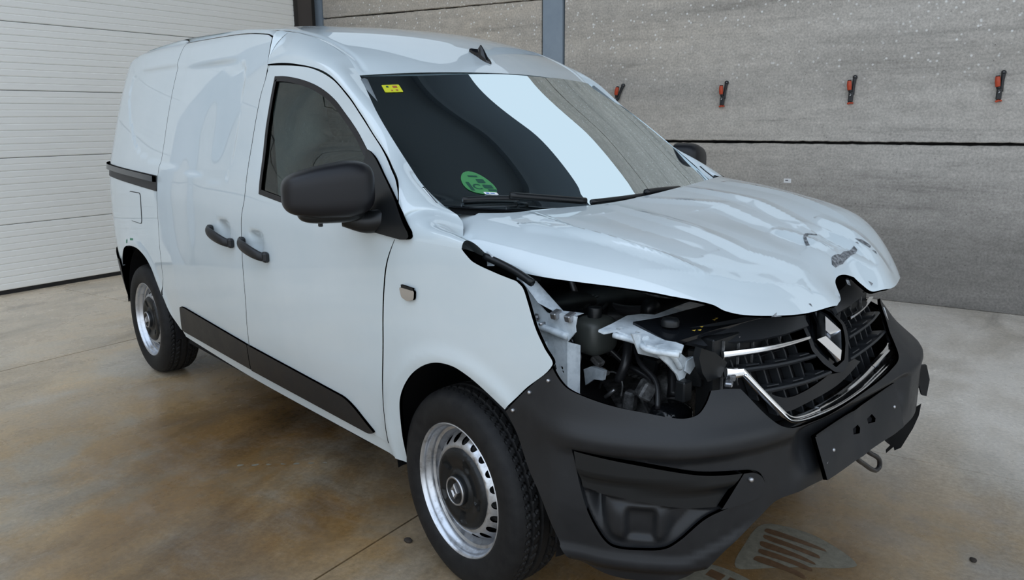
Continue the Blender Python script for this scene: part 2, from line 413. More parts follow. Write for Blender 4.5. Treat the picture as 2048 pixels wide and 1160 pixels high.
bk = N.n('ShaderNodeMapRange'); N.l(sep.outputs['Y'], bk.inputs[0]); bk.inputs[1].default_value = -3.6; bk.inputs[2].default_value = -2.4
rt = N.n('ShaderNodeMapRange'); N.l(sep.outputs['X'], rt.inputs[0]); rt.inputs[1].default_value = 6.1; rt.inputs[2].default_value = 7.4; rt.inputs[4].default_value = .65
pale = N.ramp(n2, [(.32, (.66, .58, .48)), (.5, (.90, .82, .72)), (.7, (.96, .90, .81))])
c_ = N.mix(N.math('MULTIPLY', rt.outputs[0], N.ramp(n1, [(.35, (.5,)*3), (.6, (1,)*3)])), c_, N.ramp(n5, [(.35, (.60, .54, .47)), (.47, (.64, .50, .34)), (.55, (.60, .56, .52)), (.65, (.60, .58, .56))]))
c_ = N.mix(N.math('MULTIPLY', bk.outputs[0], N.math('GREATER_THAN', sep.outputs['X'], 3.0)), c_, pale)
stain_shade = N.math('MULTIPLY', N.math('MAXIMUM', spot(4.6, -4.5, 1.9), spot(6.0, -4.4, 1.65)), N.ramp(n1, [(.36, (.35,)*3), (.56, (1,)*3)]))  # brown floor staining, with shade around the van painted into the colour
c_ = N.mix(stain_shade, c_, N.mix(1.0, c_, (.50, .42, .33), 'MULTIPLY'))
c_ = N.mix(N.ramp(n4, [(.50, (0,)*3), (.72, (.30,)*3)]), c_, (.34, .32, .285))
c_ = N.mix(N.ramp(n6, [(.62, (0,)*3), (.72, (.5,)*3)]), c_, (.16, .13, .105))
c_ = N.mix(1.0, c_, N.ramp(n3, [(.28, (.72,)*3), (.72, (1.2,)*3)]), 'MULTIPLY')
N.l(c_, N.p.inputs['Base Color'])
N.l(N.ramp(n2, [(.3, (.16,)*3), (.7, (.36,)*3)]), N.p.inputs['Roughness']); N.bump(N.math('ADD', n3, n2), .12, .003)
outside = mat('yard_concrete', (.36, .35, .33), .9)
joint_m = mat('joint_dark', (.035, .032, .03), .9)
doorw = mat('white_door_panel', (.93, .925, .89), .38); N = NT(doorw)
f = N.noise(N.mapping(N.pos(), (1, 1, 12)), 6, 4, .6); N.bump(N.noise(N.pos(), 260, 2), .08, .001)
bluegrey = mat('bluegrey_steel_paint', (.17, .225, .285), .5)
N = NT(bluegrey); f = N.noise(N.pos(), 6, 7, .7); N.l(N.ramp(f, [(.3, (.25, .31, .375)), (.7, (.30, .36, .425))]), N.p.inputs['Base Color'])
blue = mat('blue_strip', (.01, .11, .28), .5)
jamb_m = mat('brown_jamb', (.075, .065, .062), .6)
unseen_roofm = mat('unseen_canopy_roof', (.035, .048, .062), .7)
render_m = mat('rendered_wall', (.38, .37, .35), .9)

# ------------------------------------------------------------------ the setting
room = rotz(ROOM_TH)
def rbox(name, u0, u1, v0, v1, z0, z1, m, parent=None, bev=0.):
    c = rm((u0+u1)/2, (v0+v1)/2, (z0+z1)/2)
    return box(name, c, (abs(u1-u0), abs(v1-v0), abs(z1-z0)), m, parent, room, bev)
def struct(o): o['kind'] = 'structure'; return o
HCEIL = 6.3; VC = -5.2
floor = struct(rbox('floor', -2, 17, -14, .5, -.25, -.012, joint_m))
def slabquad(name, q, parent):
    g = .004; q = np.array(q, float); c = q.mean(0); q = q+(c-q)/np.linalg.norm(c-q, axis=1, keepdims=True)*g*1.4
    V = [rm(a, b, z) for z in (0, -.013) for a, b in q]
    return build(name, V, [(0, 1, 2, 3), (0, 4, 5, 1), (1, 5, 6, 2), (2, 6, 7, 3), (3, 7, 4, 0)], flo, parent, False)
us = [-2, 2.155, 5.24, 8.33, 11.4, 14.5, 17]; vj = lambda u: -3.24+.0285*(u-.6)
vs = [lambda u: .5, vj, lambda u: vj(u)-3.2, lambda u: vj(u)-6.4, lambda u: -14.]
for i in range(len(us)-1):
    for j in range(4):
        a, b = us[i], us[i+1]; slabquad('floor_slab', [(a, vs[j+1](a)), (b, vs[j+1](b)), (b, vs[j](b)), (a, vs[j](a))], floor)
yard = struct(rbox('floor_yard', -40, 60, -60, 60, -.45, -.26, outside))
# back wall of precast panels, 4.25 m high, sky above it
wall = struct(rbox('wall_back', -2, 17, .12, .28, 0, 4.25, joint_m))
def cpanel(u0, u1, z0f, z1f, seed, rough=0.):
    r = np.random.default_rng(seed); n = max(2, int((u1-u0)/.03)); U = np.linspace(u0, u1, n)
    def edge(f, amp):
        w_ = np.cumsum(r.normal(0, 1, n)); w_ -= np.linspace(w_[0], w_[-1], n); w_ = w_/max(abs(w_).max(), 1e-6)
        return np.array([f(a) for a in U])+w_*amp+r.normal(0, .0012, n)
    zb = edge(z0f, .002) if z0f(0) > .05 else np.array([z0f(a) for a in U]); zt = edge(z1f, rough or .003)
    V = []; b = .006
    for d, e in ((0.0, b), (-.0, b)): pass
    for i, a in enumerate(U):
        V += [rm(a, .06, zb[i]), rm(a, .008, zb[i]), rm(a, 0, zb[i]+b), rm(a, 0, zt[i]-b), rm(a, .008, zt[i]), rm(a, .06, zt[i])]
    F = [(i*6+k, (i+1)*6+k, (i+1)*6+k+1, i*6+k+1) for i in range(n-1) for k in range(5)]
    F += [tuple(range(6)), tuple(range((n-1)*6, n*6))[::-1]]
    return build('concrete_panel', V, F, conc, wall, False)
bays = [(-2., -.13), (0.0, 2.90), (3.15, 8.9), (9.15, 14.9), (15.15, 17)]
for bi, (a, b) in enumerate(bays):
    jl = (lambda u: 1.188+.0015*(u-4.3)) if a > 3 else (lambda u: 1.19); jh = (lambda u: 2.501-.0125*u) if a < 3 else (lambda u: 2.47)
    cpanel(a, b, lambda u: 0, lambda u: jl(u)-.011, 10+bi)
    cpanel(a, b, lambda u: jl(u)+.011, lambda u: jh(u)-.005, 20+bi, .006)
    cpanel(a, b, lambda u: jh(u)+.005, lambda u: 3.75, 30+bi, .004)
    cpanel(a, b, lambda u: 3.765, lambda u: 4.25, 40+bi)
for k, (a, b) in enumerate([(2.925, 3.135), (8.925, 9.135), (14.925, 15.135)]):
    struct(rbox('trim_%d' % (k+1), a, b, -.02, .2, 0, HCEIL, bluegrey))       # steel stanchions
    
struct(rbox('trim_4', -.125, -.015, -.02, .2, 0, HCEIL, bluegrey))
struct(rbox('trim_5', -.19, -.127, -.01, .2, 0, HCEIL, joint_m))
struct(rbox('trim_6', -.148, -.1265, -.025, .0, 0, 2.52, blue))
# side wall that holds the sectional door
wleft = struct(rbox('wall_left', -.45, -.12, -14, -4.65, 0, 5.2, joint_m))
struct(rbox('wall_left_lintel', -.45, -.12, -4.65, .2, 4.3, HCEIL, render_m))
struct(rbox('trim_10', -.45, -.04, -4.66, -4.41, 0, HCEIL, bluegrey))
for z0_, z1_ in ((0, 1.177), (1.199, 2.47), (2.49, 3.75), (3.77, 5.2)):
    b_ = rbox('concrete_panel', -.13, -.08, -13.9, -4.68, z0_, z1_, conc); b_.parent = wleft
struct(rbox('trim_7', -.42, -.03, -.36, -.14, 0, 4.3, jamb_m))
struct(rbox('trim_8', -.42, -.005, -.405, -.36, 0, 4.3, joint_m))
struct(rbox('trim_9', -.34, -.11, -.135, .0, 0, 4.3, joint_m))
door = struct(empty('door_1', rm(0, -3.1, 0)))
def dchild(o):
    o.parent = door; o.matrix_parent_inverse = Matrix.Translation(-door.location); return o
dchild(rbox('door_core', -.10, -.045, -4.4, -.40, .03, 4.35, joint_m))
pr = [(0, 0), (.006, .004), (.0075, .010), (.0075, .047), (.004, .052), (.004, .055), (.0075, .060), (.0075, .099), (.004, .1045), (0, .1065)]
zz = .035; k = 0
while zz < 4.3:
    hh = .1066
    V = []
    for vv in (-4.4, -.405):
        V += [rm(-.045, vv, zz)]+[rm(-.030+d, vv, zz+h) for d, h in pr]+[rm(-.045, vv, zz+hh)]
    m = len(pr)+2
    sec = (k % 5 == 4)
    if sec:
        V = [((np.array(p)-(0, 0, zz))*np.array([1, 1, .965])+(0, 0, zz)) for p in V]
    F = [(i, i+1, m+i+1, m+i) for i in range(m-1)]+[tuple(range(m))[::-1], tuple(range(m, 2*m))]
    dchild(build('door_slat', V, F, doorw, None, False)); zz += hh+.0004; k += 1
dchild(rbox('bottom_seal', -.10, -.03, -4.4, -.40, .0, .033, seal))
# canopy roof with purlins, unseen, front edge set to shape light on bonnet and floor; the hall is open at the front and over the back wall
ceil = struct(rbox('unseen_canopy', -2, 17, VC, .6, HCEIL, HCEIL+.12, unseen_roofm))
for k in range(3):
    b_ = rbox('unseen_purlin', -2, 17, VC+.1+k*1.85, VC+.22+k*1.85, HCEIL-.22, HCEIL, unseen_roofm)
    b_.parent = ceil
for a in (3.03, 9.03, 15.03):
    b_ = rbox('unseen_rafter', a-.12, a+.12, VC, .3, HCEIL-.55, HCEIL-.2, unseen_roofm); b_.parent = ceil
clere = bpy.data.materials.new('translucent_sheet'); clere.use_nodes = True; t_ = clere.node_tree; t_.nodes.clear(); e_ = t_.nodes.new('ShaderNodeEmission'); e_.inputs[0].default_value = (.76, .89, 1.0, 1); e_.inputs[1].default_value = .62; oo = t_.nodes.new('ShaderNodeOutputMaterial'); t_.links.new(e_.outputs[0], oo.inputs[0])
win1 = struct(rbox('window_1', -2, 17, .16, .20, 4.25, HCEIL, clere))   # daylit translucent sheets between wall and roof

# ------------------------------------------------------------------ body surfaces of the van (x forward, y to its left, z up)
def halfw(z): return smooth(z, [.15, .25, .4, .6, .8, 1.0, 1.12, 1.3, 1.5, 1.65, 1.74, 1.80], [.77, .79, .825, .852, .862, .86, .848, .805, .75, .70, .66, .58])
def side0(x, z):
    x = np.asarray(x, float); z = np.asarray(z, float)
    w_ = halfw(z)-.085*sstep(1.08, 1.32, z)*sstep(-1.3, -.5, x)*(1-.45*sstep(1.38, 1.58, z))-smooth(x, [-3.6, -3.5, -3.4, -3.2, -2.8, -2.2], [.23, .14, .08, .033, .010, 0])-smooth(x, [-.2, .2, .45, .7], [0, .012, .04, .12])
    return np.stack([x, -w_, z+0*x], -1)
REC = catmull([(-1.528, 1.14), (-1.697, 1.14), (-1.931, 1.159), (-2.338, 1.181), (-2.623, 1.216), (-2.754, 1.259), (-2.927, 1.381), (-3.055, 1.506), (-3.078, 1.61), (-2.975, 1.648), (-2.637, 1.658), (-2.335, 1.655), (-1.73, 1.641), (-1.561, 1.632), (-1.509, 1.609), (-1.479, 1.557), (-1.46, 1.409), (-1.456, 1.249), (-1.479, 1.159)], 4, True)
def side(x, z):
    P = side0(x, z); x = P[..., 0]; z = P[..., 2]
    # pressed recess of the load area
    d, _ = pdist(x, z, np.vstack([REC, REC[:1]])); ins = inside(x, z, [REC])
    sd = np.where(ins, d, -d)
    soft = sstep(-1.30, -1.75, x)*.75+.25
    P[..., 1] += .008*sstep(-.006, .014, sd)*soft
    # waist line on the doors
    # shallow dents along the sliding door
    P[..., 1] += .003*np.exp(-((x+1.95)/.10)**2-((z-1.0)/.22)**2)+.0025*np.exp(-((x+1.72)/.10)**2-((z-1.36)/.14)**2)
    # handle cups
    for hx, hz_ in ((-1.515, .938), (-1.20, .925)): P[..., 1] += .02*np.exp(-(((x-hx)/.055)**4+((z-hz_)/.038)**4))
    # wheel arch lips
    for ax, az, r0 in ((.04, .33, .375), (-2.80, .34, .375)):
        q = np.hypot(x-ax, z-az); P[..., 1] -= .007*np.exp(-((q-r0-.02)/.03)**2)
    return P
def sideL(x, z):
    P = side(x, z)*np.array([1, -1, 1]); P[..., 1] -= .055*sstep(1.06, 1.25, P[..., 2])*sstep(-1.5, -.9, P[..., 0]); return P
van = empty('panel_van', (0, 0, 0))
tag(van, 'white panel van with crumpled bonnet and missing headlight, parked on the stained floor', 'van')

SR = [(-2.351, 1.763), (-2.338, 1.735), (-2.342, 1.66), (-2.332, 1.414), (-2.319, 1.201), (-2.326, 1.061), (-2.347, .855), (-2.366, .708), (-2.388, .60)]
ARR = [(-2.388, .60), (-2.47, .497), (-2.405, .417), (-2.329, .356)]
SB = [(-1.289, 1.604), (-1.283, 1.549), (-1.295, 1.483), (-1.294, 1.275), (-1.293, 1.101), (-1.325, 1.0), (-1.337, .879), (-1.350, .692), (-1.385, .540), (-1.44, .335)]
DT = [(-1.273, 1.604), (-1.084, 1.593), (-0.945, 1.575), (-0.811, 1.532), (-0.716, 1.469), (-0.638, 1.403), (-0.524, 1.323), (-0.391, 1.247), (-0.312, 1.205), (-0.252, 1.153), (-.222, 1.044)]
SF = [(-.222, 1.044), (-.269, .963), (-.291, .864), (-.310, .707), (-.344, .539), (-.360, .415), (-.372, .335)]
ARF = [(-.280, .327), (-.269, .434), (-.247, .531), (-.188, .613), (-.119, .668), (-.038, .704), (.045, .713), (.112, .699), (.175, .674), (.253, .638)]
FF = [(.253, .638), (.324, .711), (.415, .796), (.390, .835), (.362, .880), (.334, .948), (.319, .978), (.298, .992)]
FT = [(.298, .992), (.221, 1.004), (.137, 1.021), (.105, 1.038), (.088, 1.050)]
WIN = [[(-1.206, 1.557), (-1.132, 1.554), (-1.023, 1.54), (-0.923, 1.518), (-0.848, 1.491), (-0.785, 1.457), (-0.725, 1.411), (-0.643, 1.352), (-0.577, 1.3), (-0.518, 1.269), (-0.246, 1.118)], [(-0.246, 1.118), (-.232, 1.052)], [(-.232, 1.052), (-.50, 1.066), (-0.934, 1.093), (-1.166, 1.114)], [(-1.166, 1.114), (-1.177, 1.205), (-1.199, 1.349), (-1.204, 1.458), (-1.206, 1.557)]]
g_ = .0022
def off(P, dx, dz=0): return [(a+dx, b+dz) for a, b in P]
XR = [(-3.43, 1.62), (-3.47, 1.45), (-3.49, 1.25), (-3.50, 1.05), (-3.50, .80), (-3.50, .66)]
ARB = [(-3.21, .60), (-3.14, .66), (-3.053, .705), (-2.918, .735), (-2.80, .745), (-2.676, .725), (-2.579, .68), (-2.521, .63), (-2.49, .60), (-2.47, .56)]
quarter_loop = segs([(a-g_, b) for a, b in SR], [(-2.393, .60), (-2.44, .53), (-2.455, .50)], [(-2.455, .50), (-2.49, .575), (-2.531, .635), (-2.60, .685), (-2.70, .715), (-2.80, .722), (-2.93, .712), (-3.05, .68), (-3.13, .63), (-3.19, .56)], [(-3.19, .56), (-3.22, .60)], [(-3.22, .60), (-3.50, .66)], XR[::-1], [(-3.43, 1.62), (-3.40, 1.67), (-3.34, 1.70)], [(-3.34, 1.70), (-3.2, 1.735), (-3.05, 1.755), (-2.73, 1.763), (-2.356, 1.763)])
slide_loop = segs([(a+g_, b) for a, b in SR], [(-2.388, .60), (-2.425, .54), (-2.435, .50)], [(-2.435, .50), (-2.385, .405), (-2.31, .345)], [(-2.31, .345), (-1.46, .332)], [(a-g_, b) for a, b in SB[::-1]], [(-1.297, 1.606), (-1.313, 1.663), (-1.323, 1.711)], [(-1.323, 1.711), (-1.381, 1.727), (-1.68, 1.751), (-2.191, 1.762), (-2.347, 1.763)])
door_loop = segs([(a+g_, b-g_*1.5) for a, b in [(-1.279, 1.604)]+DT[1:]], [(a-g_, b) for a, b in SF], [(-.376, .335), (-1.44, .335)], [(a+g_, b) for a, b in SB[::-1]][:-1]+[(-1.278, 1.6)])
fender_loop = segs([(-.218, 1.05), (-.2645, .963), (-.2865, .864), (-.3055, .707), (-.3395, .539), (-.3555, .415), (-.3645, .33), (-.35, .285)], [(-.35, .285), (-.285, .290)], ARF, FF, FT, [(.088, 1.05), (-.218, 1.05)])
win_loop = segs(*WIN)
arch_pts = [(-.285, .29)]
def both(name, loops, m, g=.03, thick=.014, lift=0., fn=side):
    a = panel(name, loops, fn, m, van, g, thick, lift=lift)
    fl = lambda u, v: fn(u, v)*np.array([1, -1, 1])
    panel(name, loops, fl, m, van, g*1.6, thick, lift=lift)
    return a
slide = panel('sliding_door', slide_loop, side, paint, van, .022)
panel('sliding_door', slide_loop, sideL, paint, van, .05)
quarter = panel('quarter_panel', quarter_loop, side, paint, van, .022)
panel('quarter_panel', quarter_loop, sideL, paint, van, .05)
fdoor = panel('front_door', [door_loop, win_loop], side, paint, van, .022)
panel('front_door', [door_loop, win_loop], sideL, paint, van, .04)
fender = panel('front_wing', fender_loop, side, paint, van, .02)
panel('front_wing', fender_loop, sideL, paint, van, .04)
DTc = catmull(DT, 6)
panel('door_aperture', np.vstack([DTc+[0, .016], (DTc-[0, .018])[::-1]]), sideL, paint, van, .02, 0, lift=-.004)
# window: rubber seal, pane
def inset(L, d):
    n = len(L); t = np.roll(L, -1, 0)-np.roll(L, 1, 0); t /= np.maximum(np.linalg.norm(t, axis=1, keepdims=True), 1e-9)
    A = .5*np.sum(L[:, 0]*np.roll(L[:, 1], -1)-np.roll(L[:, 0], -1)*L[:, 1]); s = 1 if A > 0 else -1
    return L+s*d*np.stack([-t[:, 1], t[:, 0]], 1)
wl = win_loop
for fn, par in ((side, van), (sideL, van)):
    panel('window_seal', [inset(wl, .001), inset(wl, .020)], fn, seal, par, .03, .01, lift=.002)
    panel('door_window', inset(wl, .018), fn, sglass, par, .04, 0, lift=-.006)
# sill under the doors
sill_loop = segs([(-2.305, .340), (-1.46, .327), (-.37, .330)], [(-.37, .330), (-.36, .30), (-.29, .285)], [(-.29, .285), (-.82, .281), (-1.517, .280), (-2.28, .308)])
for fn in (side, sideL): panel('sill', sill_loop, fn, paint, van, .03, .05, lift=-.004)
# lower mouldings
mold_r = rounded([(-2.205, .455), (-2.19, .492), (-2.133, .498), (-1.413, .461), (-1.447, .338), (-2.262, .352)], [.03, .03, .03, 0, 0, .02])
mold_f = rounded([(-1.408, .461), (-.611, .439), (-.554, .418), (-.449, .352), (-.49, .335), (-1.440, .335)], [0, .04, .06, .01, .02, 0])
for fn in (side, sideL):
    panel('lower_moulding', mold_r, fn, plast, van, .03, .012, lift=.009); panel('lower_moulding', mold_f, fn, plast, van, .03, .012, lift=.009)
# fuel flap, sliding rail
ff_ = rounded([(-2.792, 1.021), (-2.592, 1.024), (-2.612, .866), (-2.806, .867)], .025)
panel('fuel_flap', ff_, side, paint, van, .02, .006, lift=.0025)
panel('flap_gap', inset(ff_, -.004), side, seal, van, .02, .002, lift=.0008)
rail_l = rounded([(-3.495, 1.155), (-2.336, 1.128), (-2.329, 1.052), (-3.492, 1.088)], .004)
for fn in (side, sideL):
    panel('sliding_rail', rail_l, fn, seal, van, .03, .012, lift=.003)
    panel('rail_channel', rounded([(-3.48, 1.152), (-2.347, 1.124), (-2.34, 1.096), (-3.48, 1.124)], .004), fn, gloss_black, van, .03, .02, lift=.020)
# edge of the wheel arch: folded white lip, black liner
def arch_liner(cx, cz, r, sgn, a0=-.2, a1=math.pi+.2):
    th = np.linspace(a0, a1, 40); Y = [.80, .78, .6, .48]
    P = np.array([[(cx+r*(1 if k else .985)*math.cos(t), sgn*y, cz+r*math.sin(t)) for k, y in enumerate(Y)] for t in th])
    P = np.concatenate([P, np.array([[(cx, sgn*.47, cz)] for t in th])], 1)
    return grid('wheel_arch_liner', P, dark, van)
for s in (-1, 1):
    arch_liner(.03, .33, .385, s); arch_liner(-2.80, .34, .385, s)
# ------------------------------------------------------------------ upper side frame (pillar, gutter), roof
Ed = np.array([(-.797, -.607, 1.546), (-.889, -.600, 1.617), (-1.058, -.605, 1.685), (-1.212, -.612, 1.722), (-1.443, -.615, 1.754), (-1.85, -.617, 1.778), (-2.35, -.617, 1.788), (-2.85, -.61, 1.778), (-3.12, -.595, 1.762), (-3.39, -.56, 1.705)])
Cd = np.array([(-.70, 0, 1.567), (-.80, 0, 1.615), (-.95, 0, 1.684), (-1.1, 0, 1.738), (-1.36, 0, 1.788), (-1.85, 0, 1.815), (-2.35, 0, 1.82), (-2.85, 0, 1.805), (-3.15, 0, 1.785), (-3.47, 0, 1.71)])
def roofs(t, a):
    t = np.asarray(t, float)+0*np.asarray(a, float); a = np.asarray(a, float)+0*t; T = np.arange(10.)
    E = np.stack([smooth(t, T, Ed[:, k]) for k in range(3)], -1); C_ = np.stack([smooth(t, T, Cd[:, k]) for k in range(3)], -1)
    w_ = 1-np.abs(a)**2.4; P = E+(C_-E)*w_[..., None]; P[..., 1] = a*np.abs(E[..., 1])
    # gutter channels beside the edge and two long swages
    q = np.abs(a); P[..., 2] -= .006*np.exp(-((q-.955)/.018)**2)*sstep(0, .4, t)
    P[..., 2] += .004*(sstep(.55, .60, q)-sstep(.70, .75, q))*sstep(3.2, 4.4, t)
    P[..., 2] -= .014*sstep(0, 1, a)*sstep(4, 1.5, t)
    return P
def panelR(name, loop, surf, m, g=.05, **k): return panel(name, loop, surf, m, van, g, **k)
# roof as a structured grid
tt = np.concatenate([np.linspace(0, 1, 12)[:-1], np.linspace(1, 9, 90)]); aa = np.concatenate([-1+.0*np.arange(1), -1+np.linspace(.006, .09, 12), np.linspace(-.90, .90, 70), 1-np.linspace(.09, .006, 12), [1.]])
TT, AA = np.meshgrid(tt, aa, indexing='ij')
RP = roofs(TT, AA); roofo = grid('roof', RP[:, ::-1], paint, van)
box('roof_clip', (-1.856, -.267, 1.811), (.07, .010, .006), seal, van)
# hermite strip between the door line on the side and the roof / windscreen edge
EWp = np.array([(-.797, -.607, 1.546), (-.53, -.66, 1.365), (-.27, -.712, 1.183), (-.193, -.708, 1.138), (-.120, -.705, 1.108), (-.108, -.74, 1.085), (-.085, -.762, 1.062), (.02, -.772, 1.046), (.10, -.80, 1.052)])
def strip(name, D2, E3, k=.55, n=60, m=14, mir=False, mt=None):
    D2 = np.array(D2, float); E3 = np.array(E3, float)
    def res(P, n):
        s = np.concatenate([[0], np.cumsum(np.linalg.norm(np.diff(P, axis=0), axis=1))]); q = np.linspace(0, s[-1], n)
        return np.stack([np.interp(q, s, P[:, i]) for i in range(P.shape[1])], 1)
    return res(D2, n), res(E3, n)
def strip_mesh(D, E, k=.55, m=14):
    Dp = side(D[:, 0], D[:, 1]); up = side(D[:, 0], D[:, 1]+.01)-Dp; up /= np.linalg.norm(up, axis=1, keepdims=True)
    L = np.linalg.norm(E-Dp, axis=1, keepdims=True); M = Dp+up*L*k
    W = np.linspace(0, 1, m)[None, :, None]
    return (1-W)**2*Dp[:, None]+2*W*(1-W)*M[:, None]+W**2*E[:, None]
EW = np.array([(-.10, -.70, 1.075), (-.193, -.70, 1.133), (-.27, -.712, 1.183), (-.53, -.680, 1.365), (-.797, -.607, 1.544)])
CW = np.array([(.10, 0, 1.03), (.02, 0, 1.088), (-.06, 0, 1.145), (-.36, 0, 1.36), (-.70, 0, 1.565)])
def ws(t, a):
    t = np.asarray(t, float)+0*np.asarray(a, float); a = np.asarray(a, float)+0*t; T = np.arange(5.)
    E = np.stack([smooth(t, T, EW[:, k]) for k in range(3)], -1); C_ = np.stack([smooth(t, T, CW[:, k]) for k in range(3)], -1)
    w_ = 1-np.abs(a)**2; P = E+(C_-E)*w_[..., None]; P[..., 1] = a*np.abs(E[..., 1]); return P
def matched(pairs, per=10):
    """pairs of (x,z) on the side with 3D points on the edge, splined together"""
    D = catmull([p[0] for p in pairs], per); E = catmull([p[1] for p in pairs], per); return D, E
A_pairs = [((-1.297, 1.607), (-1.30, -.613, 1.735)), ((-1.187, 1.606), (-1.212, -.612, 1.722)), ((-1.076, 1.597), (-1.058, -.605, 1.685)), ((-0.911, 1.571), (-.889, -.600, 1.617)), ((-0.811, 1.537), (-.797, -.607, 1.546)),
           ((-0.715, 1.475), (-.70, -.636, 1.480)), ((-0.638, 1.409), (-.60, -.664, 1.412)), ((-0.526, 1.328), (-.50, -.685, 1.345)), ((-0.389, 1.252), (-.38, -.702, 1.262)), ((-0.301, 1.205), (-.285, -.710, 1.193)),
           ((-0.24, 1.147), (-.193, -.708, 1.138)), ((-0.206, 1.09), (-.145, -.704, 1.122)), ((-.218, 1.05), (-.120, -.700, 1.112))]
for i_, t_e in zip(range(4, 11), [4, 3.62, 3.26, 2.88, 2.42, 2.06, 1.0]): A_pairs[i_] = (A_pairs[i_][0], tuple(ws(np.array(t_e), np.array(-1.))+np.array([.001, .002, .002])))
B_pairs = [((-.218, 1.05), (-.120, -.700, 1.112)), ((-.15, 1.05), (-.108, -.690, 1.088)), ((-.06, 1.05), (-.085, -.705, 1.036)), ((.02, 1.05), (-.01, -.725, 1.015)), ((.088, 1.050), (.10, -.76, 1.015))]
C_pairs = [((-1.317, 1.717), (-1.33, -.6135, 1.739)), ((-1.38, 1.731), (-1.46, -.615, 1.755)), ((-1.682, 1.756), (-1.85, -.617, 1.778)), ((-2.193, 1.766), (-2.35, -.617, 1.788)), ((-2.355, 1.767), (-2.50, -.616, 1.786))]
Q_pairs = [((-2.354, 1.763), (-2.45, -.617, 1.787)), ((-2.731, 1.763), (-2.85, -.61, 1.778)), ((-3.05, 1.755), (-3.12, -.595, 1.762)), ((-3.34, 1.70), (-3.39, -.56, 1.705))]
def frame_side(sgn):
    gs = []
    for prs, k in ((A_pairs, .5), (C_pairs, .3), (Q_pairs, .3)):
        D, E = matched(prs); gs.append(strip_mesh(D, E, k, 12 if prs is A_pairs else 8))
    D = np.linspace((-1.297, 1.607), (-1.317, 1.717), 10); E = np.linspace((-1.30, -.613, 1.735), (-1.33, -.6135, 1.739), 10); gs.append(strip_mesh(D, E, .55, 10))
    parts = []
    if sgn > 0:
        for P in gs:
            wv = np.linspace(1, 0, P.shape[1])[None, :]; P[..., 1] += .055*sstep(1.06, 1.25, P[:, :1, 2])*sstep(-1.5, -.9, P[:, :1, 0])*wv
            P[..., 2] -= .0145*sstep(-1.44, -.97, P[..., 0])*sstep(-.62, -.80, P[..., 0])*(1-wv)
    for P in gs:
        n, m = P.shape[:2]; V = P.reshape(-1, 3)*np.array([1, 1 if sgn < 0 else -1, 1])
        F = [(i*m+j, (i+1)*m+j, (i+1)*m+j+1, i*m+j+1) for i in range(n-1) for j in range(m-1)]
        if sgn > 0: F = [f[::-1] for f in F]
        parts.append((V, [f[::-1] for f in F]))
    join_parts('side_frame', parts, paint, van, True)
    D, E = matched(B_pairs); P = strip_mesh(D, E, .6, 12)*np.array([1, 1 if sgn < 0 else -1, 1])
    grid('wing_top', P if sgn < 0 else P[:, ::-1], paint, van)
frame_side(-1); frame_side(1)
# black inner shell so that gaps read dark
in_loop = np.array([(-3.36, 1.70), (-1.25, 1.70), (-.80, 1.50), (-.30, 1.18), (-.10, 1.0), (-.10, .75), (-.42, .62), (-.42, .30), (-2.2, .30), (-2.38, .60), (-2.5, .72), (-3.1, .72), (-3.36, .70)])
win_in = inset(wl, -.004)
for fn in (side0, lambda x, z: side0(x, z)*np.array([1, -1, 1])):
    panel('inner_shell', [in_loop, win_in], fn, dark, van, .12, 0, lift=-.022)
# rear face with doors, rear bumper, lamps
YB = np.linspace(-1, 1, 21)
zr = np.array([.62, .80, 1.05, 1.25, 1.45, 1.60, 1.69]); xr = np.array([-3.497, -3.50, -3.50, -3.49, -3.468, -3.43, -3.395])
P = []
for z_, x_ in zip(zr, xr):
    h_ = -float(side0(x_, z_)[1]); h_ = min(h_, .57) if z_ > 1.68 else h_
    P.append([(x_-.035*(1-b**4), b*h_, z_) for b in YB])
grid('rear_doors', np.array(P), paint, van)
for s in (-1, 1):
    fn = (lambda x, z: side0(x, z)) if s < 0 else (lambda x, z: side0(x, z)*np.array([1, -1, 1]))
    panel('tail_lamp', rounded([(-3.462, 1.50), (-3.452, 1.50), (-3.478, 1.17), (-3.492, 1.17)], .003), fn, red_lamp, van, .03, .02, lift=.006)
    panel('rear_window_trim', rounded([(-3.466, 1.50), (-3.475, 1.50), (-3.505, 1.22), (-3.490, 1.22)], .003), fn, seal, van, .03, .02, lift=.003)
rb = segs([(-3.50, .655), (-3.22, .598)], [(-3.20, .60), (-3.19, .54), (-3.22, .46), (-3.25, .36), (-3.26, .27)], [(-3.26, .27), (-3.50, .27)], [(-3.50, .27), (-3.53, .45), (-3.52, .655)])
for s in (-1, 1):
    fn = (lambda x, z: side0(x, z)) if s < 0 else (lambda x, z: side0(x, z)*np.array([1, -1, 1]))
    panel('rear_bumper_end', rb, fn, plast, van, .03, .05, lift=.012)
P = [[(-3.52-.07*(1-abs(b)**5), b*.72, z_) for b in YB] for z_ in (.27, .30, .45, .60, .655)]
grid('rear_bumper', np.array(P), plast, van)
box('underbody', (-1.45, 0, .31), (1.75, 1.54, .10), dark, van)
box('underbody', (-1.45, 0, .32), (3.6, 1.12, .10), dark, van)
box('rear_axle', (-2.812, 0, .30), (.14, 1.3, .12), dark, van)
box('load_floor', (-2.3, 0, .45), (1.8, .9, .1), dark, van)
tube('exhaust_silencer', [(-3.2, .25, .30), (-2.6, .25, .30)], .09, dirty_metal, van, 14)

